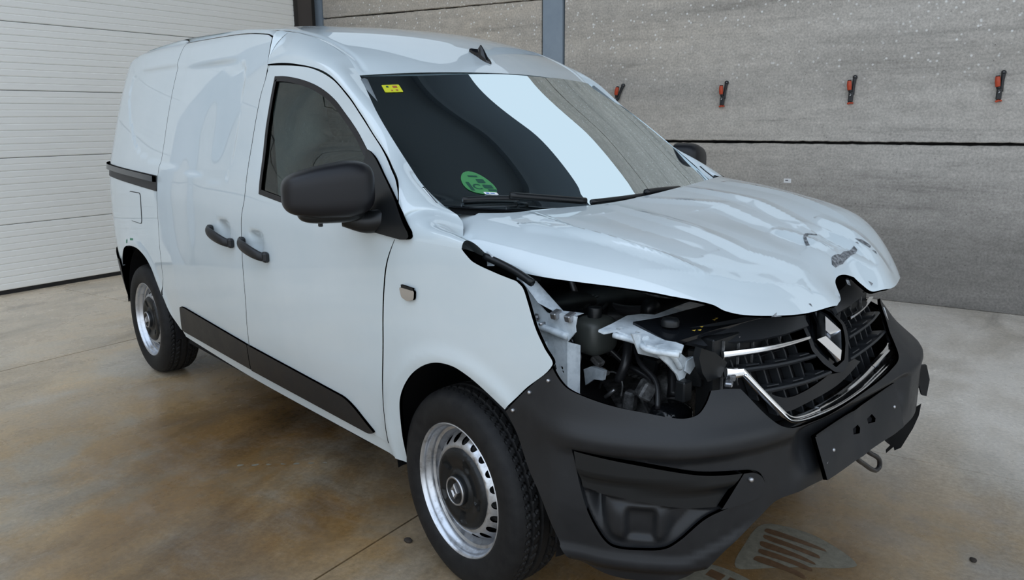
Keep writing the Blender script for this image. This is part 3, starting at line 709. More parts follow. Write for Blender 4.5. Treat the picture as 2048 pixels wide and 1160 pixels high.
# ------------------------------------------------------------------ windscreen
def wgrid(name, t0, t1, a0, a1, m, lift=0., nt_=40, na=40):
    T_, A_ = np.meshgrid(np.linspace(t0, t1, nt_), np.linspace(a0, a1, na), indexing='ij'); n = fnormal(ws, T_, A_, 1e-3)
    n = np.where(n[..., 2:3] < 0, -n, n)
    return grid(name, ws(T_, A_)+n*lift, m, van)
wso = wgrid('windscreen', 1.05, 4.0, -1, 1, glass, 0)
outer = rounded([(1.0, -1.0), (4.0, -1.0), (4.0, 1.0), (1.0, 1.0)], .06)
innr = rounded([(1.42, -.90), (3.86, -.945), (3.90, .955), (1.42, .93)], [.15, .16, .1, .15])
panel('windscreen_border', [outer, innr], ws, gloss_black, van, .06, 0, lift=-.0015)
wgrid('scuttle_panel', .80, 1.15, -.97, .97, plast_s, -.012)
# pillar base clips and black filler beside the glass
tube('pillar_clip', [(-.262, -.722, 1.184), (-.225, -.722, 1.160), (-.190, -.722, 1.138)], .006, chrome, van, 8)
tube('pillar_clip', [(-.262, .722, 1.184), (-.225, .722, 1.160), (-.150, .725, 1.118)], .006, plast_s, van, 8)
# stickers on the glass
def disc_loop(t, a, rt, ra, n=28): return np.array([(t+rt*math.sin(q), a+ra*math.cos(q)) for q in np.linspace(0, 2*math.pi, n, endpoint=False)])
sg = panel('windscreen_sticker', disc_loop(2.13, -.765, .25, .066), ws, stick_g, van, .08, .001, lift=.002)
def sgp(loop, m, lift=.0028): return panel('print', loop, ws, m, sg, .05, 0, lift=lift)
def rr(t0, t1, a0, a1, r=.01): return rounded([(t0, a0), (t1, a0), (t1, a1), (t0, a1)], r)
sgp(rr(2.00, 2.20, -.815, -.800), stick_k); sgp(rr(2.19, 2.26, -.762, -.728), stick_k); sgp(rr(2.08, 2.16, -.752, -.712), stick_k); sgp(rr(2.00, 2.06, -.742, -.705), stick_k)
sgp(rr(2.29, 2.315, -.785, -.745, .002), stick_k)
th = np.linspace(.7, 2*math.pi-.7, 16); cl = [(2.11+.06*math.sin(q), -.775+.021*math.cos(q)) for q in th]+[(2.11+.04*math.sin(q), -.775+.013*math.cos(q)) for q in th[::-1]]
sgp(np.array(cl), stick_k)
sgp(rr(1.86, 1.96, -.772, -.715), white_p, .0031); sgp(rr(1.885, 1.935, -.765, -.752, .004), stick_b, .0036); sgp(rr(1.895, 1.925, -.747, -.728, .004), stick_b, .0036)
sy = panel('inspection_sticker', rr(3.645, 3.79, -.905, -.807), ws, stick_y, van, .06, .001, lift=.002)
for t0, t1, a0, a1, mm_ in ((3.735, 3.765, -.885, -.872, stick_k), (3.725, 3.765, -.850, -.825, stick_r), (3.665, 3.69, -.868, -.860, stick_r), (3.67, 3.695, -.842, -.830, stick_r)):
    panel('print', rr(t0, t1, a0, a1, .003), ws, mm_, sy, .05, 0, lift=.0028)
# wipers
def on_ws(L, lift): 
    L = np.array(L, float); n = fnormal(ws, L[:, 0], L[:, 1], 1e-3); n = np.where(n[:, 2:3] < 0, -n, n); return ws(L[:, 0], L[:, 1])+n*lift
wp = empty('wiper', parent=van)
for L1, L2 in (([(1.32, -.905), (1.52, -.79), (1.60, -.655)], [(1.56, -.70), (1.46, -.55), (1.27, -.36)]), ([(1.40, -.31), (1.53, -.10), (1.58, .08)], [(1.58, .06), (1.56, .2), (1.42, .36)])):
    wv = empty('wiper', parent=van)
    tube('wiper_blade', on_ws(L1, .012), .009, plast_s, wv, 8); tube('wiper_arm', on_ws(L2, .026), .011, plast_s, wv, 8)
    tube('wiper_joint', on_ws([L1[-1], (L1[-1][0]+.0, L1[-1][1]+.05)], .020), .012, plast_s, wv, 8)
bpy.data.objects.remove(wp)
# antenna
ant_b = [(-.80, 1.606), (-.95, 1.672)]
V = []
sec = [(-.782, 1.607, .003, .0), (-.80, 1.615, .015, .010), (-.828, 1.629, .019, .034), (-.845, 1.636, .017, .046), (-.862, 1.643, .018, .024), (-.885, 1.654, .020, .016), (-.905, 1.663, .016, .010), (-.915, 1.668, .004, .0)]
for x_, z_, w2, h_ in sec:
    V.append([(x_, -w2, z_-.008), (x_, -w2*.75, z_+.008+h_*.25), (x_, -.003, z_+h_+.004), (x_, .003, z_+h_+.004), (x_, w2*.75, z_+.008+h_*.25), (x_, w2, z_-.008)])
grid('roof_antenna', np.array(V), gloss_black, van, smooth_=False)

# ------------------------------------------------------------------ bonnet
def topz(x): return smooth(x, [-.3, 0, .3, .5, .65, .8, 1.0], [1.15, 1.12, 1.085, 1.05, 1.01, .955, .87])
HA, HB, HN = .84, .74, 2.5
def ridge(u, v, pts, wd, amp, side_=0):
    d, fr = pdist(u, v, pts); e = np.sin(np.clip(fr, 0, 1)*math.pi)**.5
    return amp*e*np.maximum(0, 1-d/wd)**1.2
def hood(u, v):
    u = np.asarray(u, float)+0*np.asarray(v, float); v = np.asarray(v, float)+0*u
    rho = ((np.maximum(u+.1, 0)/(HA+.1))**HN+(np.abs(v)/HB)**HN)**(1/HN)+1e-9
    gg = smooth(rho, [0, .8, .95, 1.1, 1.25, 1.5], [0, .8, .925, .985, 1.0, 1.005])
    drop = smooth(rho, [0, .6, .8, .95, 1.1, 1.25, 1.5], [0, .003, .018, .07, .16, .27, .45])
    s = gg/rho; x = np.where(u < -.1, u, (u+.1)*s-.1); y = v*s
    z = topz(x)-.02*(y/HB)**2-drop*.62
    lf = sstep(-.25, .55, v)*.055*(1-.75*sstep(.5, .82, u)); z = z+lf; y = y+.3*lf
    # pressed styling lines
    z = z+ridge(u, v, [(-.02, -.50), (.20, -.535), (.415, -.505), (.60, -.44)], .036, .013)
    z = z+ridge(u, v, [(.03, -.18), (.3, -.21), (.56, -.22), (.70, -.12)], .05, .007)
    z = z-ridge(u, v, [(.1, -.32), (.3, -.35), (.52, -.33)], .11, .007)
    z = z+ridge(u, v, [(.02, .20), (.3, .22), (.55, .14), (.66, .12)], .05, .009)
    z = z+ridge(u, v, [(.05, .42), (.3, .43), (.6, .34)], .06, .006)
    z = z-ridge(u, v, [(.25, .02), (.45, .0), (.62, .02)], .12, .008)
    dA, fA = pdist(u, v, [(.03, -.60), (.59, -.45)]); wA = .052*np.clip(1-fA, .03, 1)**.7*sstep(0, .12, fA)+.002
    z = z+.009*np.clip(wA/.05, 0, 1)*sstep(0, 1, np.clip(1-dA/wA, 0, 1))
    z = z+ridge(u, v, [(.48, -.58), (.66, -.37), (.74, -.18)], .05, .007)+ridge(u, v, [(.02, -.05), (.25, .10), (.48, .06)], .05, .006)
    # crash damage: buckles fanning out from the impact and a sunken nose
    im = np.exp(-(((u-.72)/.20)**2+((v-.08)/.17)**2))
    z = z+im*(.008*np.sin(26*v+9*u+1.)+.004*np.sin(30*u-16*v)); x = x-im*.020*np.sin(16*v+.3)
    z = z-.042*np.exp(-(((u-.80)/.09)**2+((v+.02)/.075)**2))+.016*np.exp(-(((u-.70)/.09)**2+((v-.16)/.08)**2))+ridge(u, v, [(.48, .03), (.60, .06), (.70, .09)], .04, .012)-ridge(u, v, [(.52, .13), (.64, .16), (.76, .2)], .05, .012)+ridge(u, v, [(.50, .25), (.66, .27), (.80, .26)], .06, .010)
    z = z+.004*np.sin(7*u+5*v+1)*sstep(.1, .5, u)+.003*np.sin(11*v-6*u)*sstep(0, .5, u)
    # kinked rear corner
    z = z-.012*np.exp(-(((u+.14)/.06)**2+((v+.72)/.07)**2))
    return np.stack([x, y, z], -1)
hood_loop = segs([(-.184, -.634), (-.185, -.665), (-.180, -.694)], [(-.180, -.694), (-.150, -.75), (-.110, -.791)], [(-.110, -.791), (-.067, -.794)], [(-.067, -.794), (.03, -.79), (.115, -.782), (.150, -.79), (.178, -.803), (.272, -.786), (.405, -.735), (.514, -.675), (.607, -.607), (.632, -.584), (.693, -.524), (.728, -.508), (.761, -.466), (.796, -.372), (.822, -.259), (.83, -.134)],
    [(.83, -.134), (.80, -.09), (.765, -.052), (.737, -.030), (.733, 0), (.748, .044), (.768, .076)], [(.768, .076), (.80, .088), (.838, .105), (.850, .15), (.856, .2), (.838, .3), (.826, .4), (.828, .45), (.838, .52), (.835, .57), (.79, .62), (.70, .675), (.55, .735), (.35, .79), (.1, .81), (-.05, .80), (-.12, .76)], [(-.12, .76), (-.135, .66), (-.12, .62)], [(-.12, .62), (-.034, .50), (.01, .3), (.022, .1), (.022, .006), (.015, -.15), (-.003, -.295), (-.035, -.44), (-.053, -.52), (-.10, -.575), (-.184, -.634)])
hd = panel('bonnet', hood_loop, hood, paint, van, .0075, .012, ref=(0, 0, 1))
panel('bonnet_underside', inset(hood_loop, .012), hood, dark, hd, .05, 0, lift=-.016, ref=(0, 0, 1))
def hpatch(loop, m=scuff, lift=.0012, n='paint_tear'): return panel(n, np.array(loop, float), hood, m, hd, .015, 0, lift=lift, ref=(0, 0, 1))
hpatch([(.615, .020), (.59, .048), (.568, .095), (.583, .132), (.590, .127), (.579, .098), (.598, .055), (.624, .030)])
hpatch([(.708, .015), (.697, .045), (.698, .10), (.684, .14), (.668, .197), (.684, .192), (.700, .155), (.714, .12), (.727, .07), (.720, .022)])
hpatch([(.650, .232), (.664, .252), (.692, .262), (.696, .246), (.674, .234)])
hpatch([(.705, .245), (.712, .26), (.722, .25)]); hpatch([(.66, .215), (.664, .224), (.672, .218)])
hpatch([(.755, .03), (.765, .045), (.775, .035), (.765, .025)])
hpatch([(.80, .12), (.815, .13), (.82, .12)]); hpatch([(.795, -.395), (.805, -.36), (.795, -.375), (.785, -.365)]); hpatch([(.792, -.235), (.808, -.232), (.795, -.228)])

# ------------------------------------------------------------------ front bumper
S_ = [-1.3, -1.16, -1.04, -.92, -.80, -.68, -.55, -.4, -.2, 0, .2, .4, .55, .68, .80, .92, 1.04, 1.16, 1.3]
PX = [.165, .305, .425, .54, .64, .72, .775, .81, .828, .832]; PX = PX+PX[::-1][1:]
PY = [-.86, -.85, -.835, -.80, -.735, -.655, -.54, -.397, -.2, 0]; PY = PY+[-a for a in PY[::-1][1:]]
FOG = segs([(-.985, .592), (-.885, .586), (-.739, .568), (-.633, .552), (-.546, .541)], [(-.546, .541), (-.494, .532), (-.462, .515), (-.444, .480), (-.47, .455)], [(-.47, .455), (-.55, .445), (-.627, .425), (-.699, .370), (-.74, .345), (-.80, .337), (-.875, .337), (-.907, .360), (-.945, .422), (-.967, .487), (-.980, .545), (-.988, .58)])
def bump0(s, z, d=0.):
    s = np.asarray(s, float)+0*np.asarray(z, float); z = np.asarray(z, float)+0*s
    e = 1e-3; x = smooth(s, S_, PX); y = smooth(s, S_, PY)
    tx = smooth(s+e, S_, PX)-smooth(s-e, S_, PX); ty = smooth(s+e, S_, PY)-smooth(s-e, S_, PY); l = np.hypot(tx, ty); nx, ny = ty/l, -tx/l
    zs = [.12, .16, .22, .3, .45, .57, .64, .70, .78, .85, .95]
    a = smooth(z, zs, [.09, .06, .03, .012, 0, 0, .010, .032, .075, .12, .17]); b = smooth(z, zs, [.09, .06, .03, .015, 0, 0, 0, .005, .015, .03, .05])
    # the far corner is knocked back in the crash
    cr = sstep(.05, .40, s)*sstep(.60, .72, z)*.05+sstep(.4, .8, s)*sstep(.66, .80, z)*.03
    t = sstep(.60, 1.05, np.abs(s)); o = a*(1-t)+b*t+cr+d
    return np.stack([x-nx*o, y-ny*o, z], -1)
def bump(s, z):
    s = np.asarray(s, float)+0*np.asarray(z, float); z = np.asarray(z, float)+0*s; q = np.abs(s)
    # shoulder crease and lower lip
    d = -.012*np.exp(-((z-.625)/.030)**2)*sstep(.25, .45, q)*sstep(1.12, .95, q)
    d = d+.016*sstep(.60, .575, z)*sstep(.30, .40, q)*sstep(1.05, .95, q)*sstep(.1, -.1, s)
    dl = np.clip((z-(.300+.35*np.maximum(0, .68-q)))/.03, -1, 1)
    d = d-.010*(1-sstep(-.2, 1, dl))*sstep(.42, .55, q)+.02*sstep(.285, .262, z)*sstep(.5, .6, q)
    d = d+.030*sstep(.455, .56, z)*sstep(.37, .29, q)*sstep(.612, .595, z)
    return bump0(s, z, d)
HLB = [(-1.059, .792), (-1.036, .766), (-1.007, .744), (-.965, .731), (-.883, .714), (-.807, .702), (-.727, .690), (-.691, .689), (-.657, .696), (-.630, .717), (-.608, .743)]
BOT = [(-1.023, .310), (-.995, .278), (-.910, .246), (-.80, .236), (-.66, .252), (-.56, .333), (-.448, .396), (-.397, .421), (-.287, .434), (-.193, .434), (-.101, .437), (.0, .440), (.12, .440), (.25, .435)]
bumper_loop = segs([(-1.197, .640), (-1.136, .707), (-1.054, .785)], HLB, [(-.608, .743), (-.56, .742), (-.515, .737)], [(-.515, .737), (-.433, .650), (-.378, .625), (-.30, .616), (-.179, .615), (.036, .632), (.212, .645), (.325, .655), (.391, .686), (.430, .735), (.466, .775)], [(.466, .775), (.50, .79), (.58, .79), (.64, .775), (.70, .745)], [(.70, .745), (.80, .725), (.95, .73), (1.05, .76)], [(1.05, .76), (1.14, .70), (1.19, .64)],
    [(1.19, .64), (1.16, .58), (1.117, .50), (1.08, .44)], [(1.08, .44), (.9, .40), (.75, .40), (.62, .42), (.45, .432), (.25, .435)], BOT[::-1], [(-1.023, .315), (-1.045, .362), (-1.078, .437), (-1.117, .501), (-1.158, .589), (-1.197, .640)])
bmp = panel('front_bumper', [bumper_loop, FOG], bump, plast, van, .013, .010, cen=np.array([.3, 0, .5]))
bmpi = panel('bumper_inner', [inset(bumper_loop, .006), inset(FOG, -.006)], lambda s, z: bump(s, z), dark, bmp, .06, 0, cen=np.array([.3, 0, .5]), lift=-.012)
# torn lower valance hanging on the far side
def at_bp(L, d=0.): L = np.array(L, float); return bump0(L[:, 0], L[:, 1], d)
slab3('torn_valance', [(.672, .53, .300), (.70, .54, .345), (.747, .55, .390), (.76, .55, .418), (.785, .55, .445), (.780, .555, .40), (.766, .555, .350), (.736, .55, .272), (.716, .548, .256), (.712, .548, .268), (.690, .545, .238), (.688, .545, .250), (.702, .545, .272), (.69, .54, .28)], .008, plast_s, bmp, dirv=(0, -1, 0))
slab3('bent_flap', [(.760, .565, .575), (.752, .575, .52), (.762, .60, .462), (.772, .615, .458), (.778, .61, .52), (.772, .585, .575)], .008, plast, bmp)
# fog lamp insert: strip, tunnel, lamp
def fogs(s, z):
    s = np.asarray(s, float)+0*np.asarray(z, float); z = np.asarray(z, float)+0*s
    a = s+.967; under = sstep(.012, .0, z-(.470-.09*a))           # below the strip
    left = sstep(-.90, -.945, s)                                   # deep pocket on the outer side
    tun = np.exp(-(((s+.815)/.085)**4+((z-.408)/.060)**4))          # lamp pod
    d = .026+.020*under+.035*left*under-.034*tun*under+.022*sstep(-.66, -.52, s)*0
    d = d+.030*np.exp(-(((s+.806)/.040)**6+((z-.403)/.044)**6))
    dd, _ = pdist(s, z, np.vstack([FOG, FOG[:1]])); d = .030+(d-.030)*sstep(.0, .035, dd)
    return bump0(s, z, d)
panel('fog_insert', FOG, fogs, plast, bmp, .007, 0, cen=np.array([.3, 0, .5]))
Ff = np.vstack([FOG, FOG[:1]]); grid('fog_rim', np.stack([bump(Ff[:, 0], Ff[:, 1]), bump0(Ff[:, 0], Ff[:, 1], .018), bump0(Ff[:, 0], Ff[:, 1], .032)], 1), plast, bmp)
panel('fog_strip', segs([(-.981, .586), (-.885, .580), (-.739, .562), (-.633, .545), (-.535, .535)], [(-.535, .535), (-.60, .452)], [(-.60, .452), (-.734, .462), (-.873, .480), (-.962, .490)], [(-.962, .490), (-.975, .545)]), lambda s, z: bump0(s, z, .004+.014*sstep(.53, .50, z+.05*(s+.8))), plast_s, bmp, .02, .025, cen=np.array([.3, 0, .5]))
panel('fog_corner', segs([(-.528, .533), (-.494, .528), (-.466, .510), (-.450, .480)], [(-.450, .480), (-.47, .457), (-.592, .448)], [(-.592, .448), (-.556, .497), (-.528, .533)]), lambda s, z: bump0(s, z, .006), plast, bmp, .02, .02, cen=np.array([.3, 0, .5]))
fc = bump0(-.806, .405, .085)
dirn = fnormal(lambda s, z: bump0(s, z), np.array([-.806]), np.array([.405]))[0]; dirn = dirn if dirn[0] > 0 else -dirn
def oriented(V, d, c):
    d = d/np.linalg.norm(d); a = np.cross([0, 0, 1], d); a /= np.linalg.norm(a); b = np.cross(d, a)
    return V[:, :1]*a+V[:, 2:3]*b+V[:, 1:2]*d+np.array(c)
V, F = latd([(0, -.02), (.030, -.02), (.033, .0), (.038, .006), (.040, .0), (.040, -.03)], 28); join_parts('fog_lamp', [(oriented(V, dirn, fc), F)], gloss_black, bmp, True)
# rivets
for (s_, z_, r_) in ((-1.061, .753, .005), (-1.118, .710, .005), (-1.170, .650, .005), (-.507, .514, .0065)):
    p = bump0(s_, z_, -.004 if r_ < .006 else .0); n = fnormal(lambda s, z: bump0(s, z), np.array([s_]), np.array([z_]))[0]; n = n if n@(p-np.array([.3, 0, .5])) > 0 else -n
    V, F = latd([(0, .003), (r_*.7, .0025), (r_, 0), (r_, -.006)], 14); join_parts('rivet', [(oriented(V, n, p), F)], steel, bmp, True)
# number plate carrier (empty)
pl_ = [(.822, -.268, .575), (.804, .258, .594), (.843, .258, .462), (.858, -.262, .457)]
def plp(a, b): # a across 0..1, b down 0..1
    q = np.array(pl_); return (q[0]*(1-a)+q[1]*a)*(1-b)+(q[3]*(1-a)+q[2]*a)*b
def plsurf(a, b):
    a = np.asarray(a, float)+0*np.asarray(b, float); b = np.asarray(b, float)+0*a; P = plp(a[..., None], b[..., None])
    P[..., 0] += .004*np.sin(a*9)*np.sin(b*3)+.003*np.exp(-((a-.44)/.05)**2); return P
holes = [rounded([(.392, .35), (.452, .33), (.480, .44), (.458, .53), (.388, .47)], .006), rounded([(.582, .36), (.645, .32), (.675, .45), (.662, .52), (.586, .475)], .006)]
pc = panel('plate_carrier', [rounded([(0, 0), (1, 0), (1, 1), (0.02, 1)], .01)]+holes, plsurf, plast, van, .04, .012, ref=(1, 0, 0), lift=.004)
for h_ in holes: panel('slot_shade', inset(h_, -.01), plsurf, dark, pc, .05, 0, ref=(1, 0, 0), lift=-.007)  # dark sheet behind each hole, standing in for the shade inside it
panel('carrier_rib', rounded([(.0, -.02), (.96, -.02), (.96, .02), (.0, .02)], .004), plsurf, plast_s, pc, .05, .01, ref=(1, 0, 0), lift=.008)
for a, b in ((.139, .48), (.917, .45)):
    p = plp(np.array(a), np.array(b))+np.array([.008, 0, 0]); V, F = latd([(0, .003), (.004, .002), (.006, 0), (.006, -.005)], 12, 'x'); join_parts('rivet', [(V+p, F)], steel, pc, True)
tube('carrier_scratch', [plp(np.array(.05), np.array(.66))+[.0050, 0, 0], plp(np.array(.13), np.array(.50))+[.0050, 0, 0]], .0012, steel, pc, 5)
# hanging hose under the bumper
tube('loose_hose', [(.70, .18, .42), (.72, .237, .328), (.72, .300, .285), (.72, .393, .232), (.72, .425, .236), (.72, .413, .268), (.71, .33, .325), (.70, .30, .42)], .008, hose_m, van, 8)

# ------------------------------------------------------------------ grille
def gx(z): return smooth(z, [.45, .52, .60, .70, .77, .84, .95], [.83, .815, .785, .74, .71, .655, .56])
def gril(y, z, d=0.):
    y = np.asarray(y, float)+0*np.asarray(z, float); z = np.asarray(z, float)+0*y
    return np.stack([gx(z)-.065*(np.abs(y)/.5)**2.2-d, y, z], -1)
GR = empty('grille', parent=van); GR.name = 'grille'
gpanel = segs([(-.47, .79), (-.42, .72), (-.34, .60), (-.25, .585)], [(-.25, .585), (0, .60), (.25, .61)], [(.25, .61), (.36, .63), (.44, .70), (.47, .80)], [(.47, .80), (.30, .83), (0, .86), (-.3, .83), (-.47, .79)])
panel('grille_back', gpanel, lambda y, z: gril(y, z, .055), dark, GR, .06, 0, ref=(1, 0, 0))
def gbar(name, L, h, dp, m, d=0., ribs=False, parent=GR, tilt=.35):
    """bar following the grille face: L = (y,z) centre line"""
    C = catmull(L, 8); P = gril(C[:, 0], C[:, 1], d); n = len(P); V = []
    T = np.gradient(P, axis=0); T /= np.linalg.norm(T, axis=1, keepdims=True)
    f = np.array([1., 0, .25]); f /= np.linalg.norm(f)
    hs = np.interp(np.linspace(0, 1, n), np.linspace(0, 1, len(h)), h) if hasattr(h, '__len__') else np.full(n, h)
    sec = [(-1, -1), (-1, .1), (-.6, .75), (.1, 1), (.75, .9), (1, .3), (1, -1)]
    out = []
    for i in range(n):
        fo = f-T[i]*(f@T[i]); fo /= np.linalg.norm(fo); up = np.cross(fo, T[i]); up = up if up[2] > 0 else -up
        out.append([P[i]+up*(a*hs[i]/2)+fo*(b*dp/2) for a, b in sec])
    P3 = np.array(out); k = P3.shape[1]
    V = P3.reshape(-1, 3); F = [(i*k+j, i*k+(j+1) % k, (i+1)*k+(j+1) % k, (i+1)*k+j) for i in range(n-1) for j in range(k)]+[tuple(range(k))[::-1], tuple((n-1)*k+j for j in range(k))]
    return sharp(build(name, V, F, m, parent, True), 30)
barsL = [[(-.413, .748), (-.25, .738), (-.10, .734)], [(-.362, .687), (-.2, .680), (-.057, .680)]]
barsR = [[(.099, .745), (.195, .750), (.30, .755), (.394, .762)], [(.068, .690), (.186, .696), (.30, .700), (.395, .703)]]
for i, L in enumerate(barsL+barsR):
    gbar('grille_slat', L, .016, .045, gr_plast, .012)
    # castellated upper edge
    C = catmull(L, 8); s0, s1 = C[0, 0], C[-1, 0]; nb = 3
    for k in range(nb):
        a = s0+(s1-s0)*(k+.28)/nb; b = s0+(s1-s0)*(k+.72)/nb
        q = np.linspace(a, b, 5); zq = np.interp(q, C[:, 0], C[:, 1])+.010
        gbar('slat_tooth', list(zip(q, zq)), .008, .036, gr_plast, .012)
for y0 in list(np.arange(-.40, -.06, .052))+list(np.arange(.10, .44, .052)):
    z0 = .60+.02*(y0 > 0)+max(0, (abs(y0)-.28))*.9; z1 = .80
    P0 = [gril(y0, z, .03) for z in np.linspace(z0, z1, 6)]
    tubeV = []
    for p in P0: tubeV.append([p+[-.02, -.003, 0], p+[.006, -.003, 0], p+[.006, .003, 0], p+[-.02, .003, 0]])
    grid('grille_rib', np.array(tubeV), gr_plast, GR, closed_v=True, smooth_=False)
# louvres behind the upper slats
for y0, y1, z0 in ((-.30, -.20, .775), (-.30, -.20, .767), (-.30, -.20, .759), (-.17, -.11, .770), (-.17, -.11, .762), (.13, .19, .762), (.13, .19, .770), (.13, .19, .754)):
    gbar('louvre', [(y0, z0), (y1, z0+.004)], .003, .01, plast, .035)
# chrome strips on top and the chrome frame
gbar('chrome_strip', [(-.450, .797), (-.28, .790), (-.112, .789)], [.020, .016, .010], .012, chrome, -.014)
gbar('chrome_strip', [(.152, .796), (.257, .800), (.34, .806), (.412, .812)], [.010, .008, .007, .005], .012, chrome, -.010)
def cframe(name, L, h, d=-.012):
    return gbar(name, L, h, .018, chrome, d)
cframe('chrome_frame', [(-.465, .756), (-.44, .752), (-.412, .750)], [.028, .026, .024])
cframe('chrome_frame', [(-.412, .752), (-.375, .705), (-.33, .648), (-.305, .622), (-.27, .613), (-.18, .613)], [.016, .011, .010, .010, .011, .014])
cframe('chrome_frame', [(-.18, .613), (-.06, .618), (.08, .630), (.172, .641)], [.018, .026, .034, .038])
cframe('chrome_frame', [(.176, .641), (.27, .648), (.36, .652), (.41, .660), (.432, .680)], [.038, .040, .042, .038, .026])
cframe('chrome_frame', [(.432, .680), (.437, .71), (.441, .745), (.444, .775)], [.022, .016, .012, .009])
CL = catmull([(-.412, .745), (-.375, .698), (-.33, .641), (-.306, .615), (-.27, .606), (-.18, .604), (-.06, .607), (.08, .616), (.172, .625), (.27, .631), (.36, .634), (.415, .645)], 6)
tube('chrome_lip', gril(CL[:, 0], CL[:, 1], -.018), .0042, chrome, GR, 8, 2)
panel('inner_frame', segs([(-.36, .70), (-.315, .645), (-.275, .622), (-.18, .625)], [(-.18, .625), (.0, .638), (.17, .665)], [(.17, .665), (.10, .69), (-.05, .668), (-.2, .652), (-.27, .657), (-.36, .70)]), lambda y, z: gril(y, z, .015), gloss_black, GR, .03, .01, ref=(1, 0, 0))
# black shell over the top of the grille (near half) and shroud round the emblem
slab3('grille_shell', [(.565, -.513, .858), (.63, -.30, .868), (.675, -.104, .862), (.700, -.10, .82), (.692, -.20, .815), (.676, -.30, .815), (.645, -.42, .822), (.625, -.49, .822), (.60, -.53, .835)], .012, gr_plast, GR, dirv=(0, 0, 1))
slab3('grille_shell', [(.56, .45, .87), (.62, .30, .875), (.675, .07, .865), (.695, .08, .825), (.68, .20, .828), (.655, .33, .832), (.62, .43, .84)], .012, gr_plast, GR, dirv=(0, 0, 1))
slab3('grille_end', [(.66, -.554, .837), (.665, -.50, .815), (.668, -.45, .78), (.665, -.47, .745), (.66, -.52, .742), (.66, -.545, .77), (.655, -.555, .81)], .02, plast_s, GR, dirv=(1, 0, 0))
box('tow_clip', (.688, -.468, .735), (.02, .05, .012), steel, GR, rotz(.5), .003); box('tow_clip', (.690, -.455, .745), (.014, .02, .014), dirty_metal, GR, rotz(.5), .002)
sh = np.array([(-.070, .842), (.055, .842), (.083, .827), (.106, .791), (.088, .750), (.055, .705), (.042, .690), (.0, .676), (-.041, .684), (-.085, .715), (-.122, .758), (-.108, .815)])
shi = np.array([(-.060, .838), (.045, .838), (.070, .825), (.088, .791), (.062, .742), (.030, .704), (-.028, .694), (-.104, .757), (-.092, .812)])
panel('emblem_shroud', [rounded(sh, .01), rounded(shi, .006)], lambda y, z: gril(y, z, -.012), plast, GR, .02, .05, ref=(1, 0, 0))
eb = panel('emblem_recess', rounded(shi, .006), lambda y, z: gril(y, z, .004), gloss_black, GR, .02, 0, ref=(1, 0, 0))
# rhombus emblem
ec = np.array([.709, -.020, .774])
fwd = np.array([.85, 0, .527]); fwd /= np.linalg.norm(fwd); upv = np.array([-.527, 0, .85]); upv /= np.linalg.norm(upv); rgt = np.array([0., 1, 0])
hv, hw = .080, .068
def rh(k, d): return [ec+upv*hv*k+fwd*d, ec+rgt*hw*k+fwd*d, ec-upv*hv*k+fwd*d, ec-rgt*hw*k+fwd*d]
V = rh(1.0, -.004)+rh(.97, .014)+rh(.66, .030)+rh(.36, .006)+rh(.34, -.004)
F = [(r*4+i, r*4+(i+1) % 4, (r+1)*4+(i+1) % 4, (r+1)*4+i) for r in range(4) for i in range(4)]
build('emblem', V, F, chrome, GR, False)

# ------------------------------------------------------------------ engine bay seen through the headlight opening
EB = empty('engine_bay', parent=van)
def q(n, pts, th=.004, m=inner_white, d=(0, -1, 0), **k): return slab3(n, pts, th, m, EB, dirv=d, **k)
def hole_y(x, z, r, y=-.70): return [(x+r*math.cos(t), y, z+r*math.sin(t)) for t in np.linspace(0, 2*math.pi, 12, endpoint=False)]
q('inner_wing', [(.14, -.70, .99), (.195, -.70, .935), (.238, -.70, .895), (.262, -.70, .88), (.301, -.70, .878), (.318, -.70, .89), (.375, -.70, .889), (.369, -.70, .863), (.371, -.70, .847), (.342, -.70, .815), (.342, -.70, .769), (.345, -.70, .64), (.30, -.70, .60), (.20, -.70, .62), (.16, -.70, .80)], .004,
  hole=[hole_y(.268, .755, .006), hole_y(.322, .738, .005), hole_y(.326, .728, .004), hole_y(.285, .68, .005)])
q('inner_wing_flange', [(.342, -.70, .815), (.342, -.70, .769), (.345, -.70, .64), (.352, -.66, .64), (.352, -.66, .77), (.352, -.66, .80)], .003, d=(1, 0, 0))
q('wing_rail', [(.14, -.71, .985), (.24, -.71, .905), (.305, -.70, .885), (.372, -.70, .892), (.372, -.672, .894), (.30, -.675, .888), (.15, -.68, .988)], .004, d=(0, 0, 1))
tube('wing_swage', [(.205, -.705, .842), (.26, -.706, .838), (.345, -.703, .830)], .010, inner_white, EB)
tube('wing_swage', [(.262, -.704, .80), (.275, -.704, .74), (.30, -.704, .66)], .006, inner_white, EB)
for x_, z_ in ((.300, .882), (.352, .884)): box('lamp_clip', (x_, -.70, z_), (.022, .03, .02), steel, EB, rotx(.3), .003)
for x_, z_ in ((.232, .863), (.236, .806)):
    V, F = latd([(0, .012), (.006, .012), (.006, .004), (.011, .003), (.011, 0)], 6); join_parts('bolt', [(V*np.array([1, -1, 1])+np.array([x_, -.704, z_]), F)], steel, EB)
tube('stud', [(.256, -.70, .85), (.256, -.72, .85)], .004, steel, EB, 8)
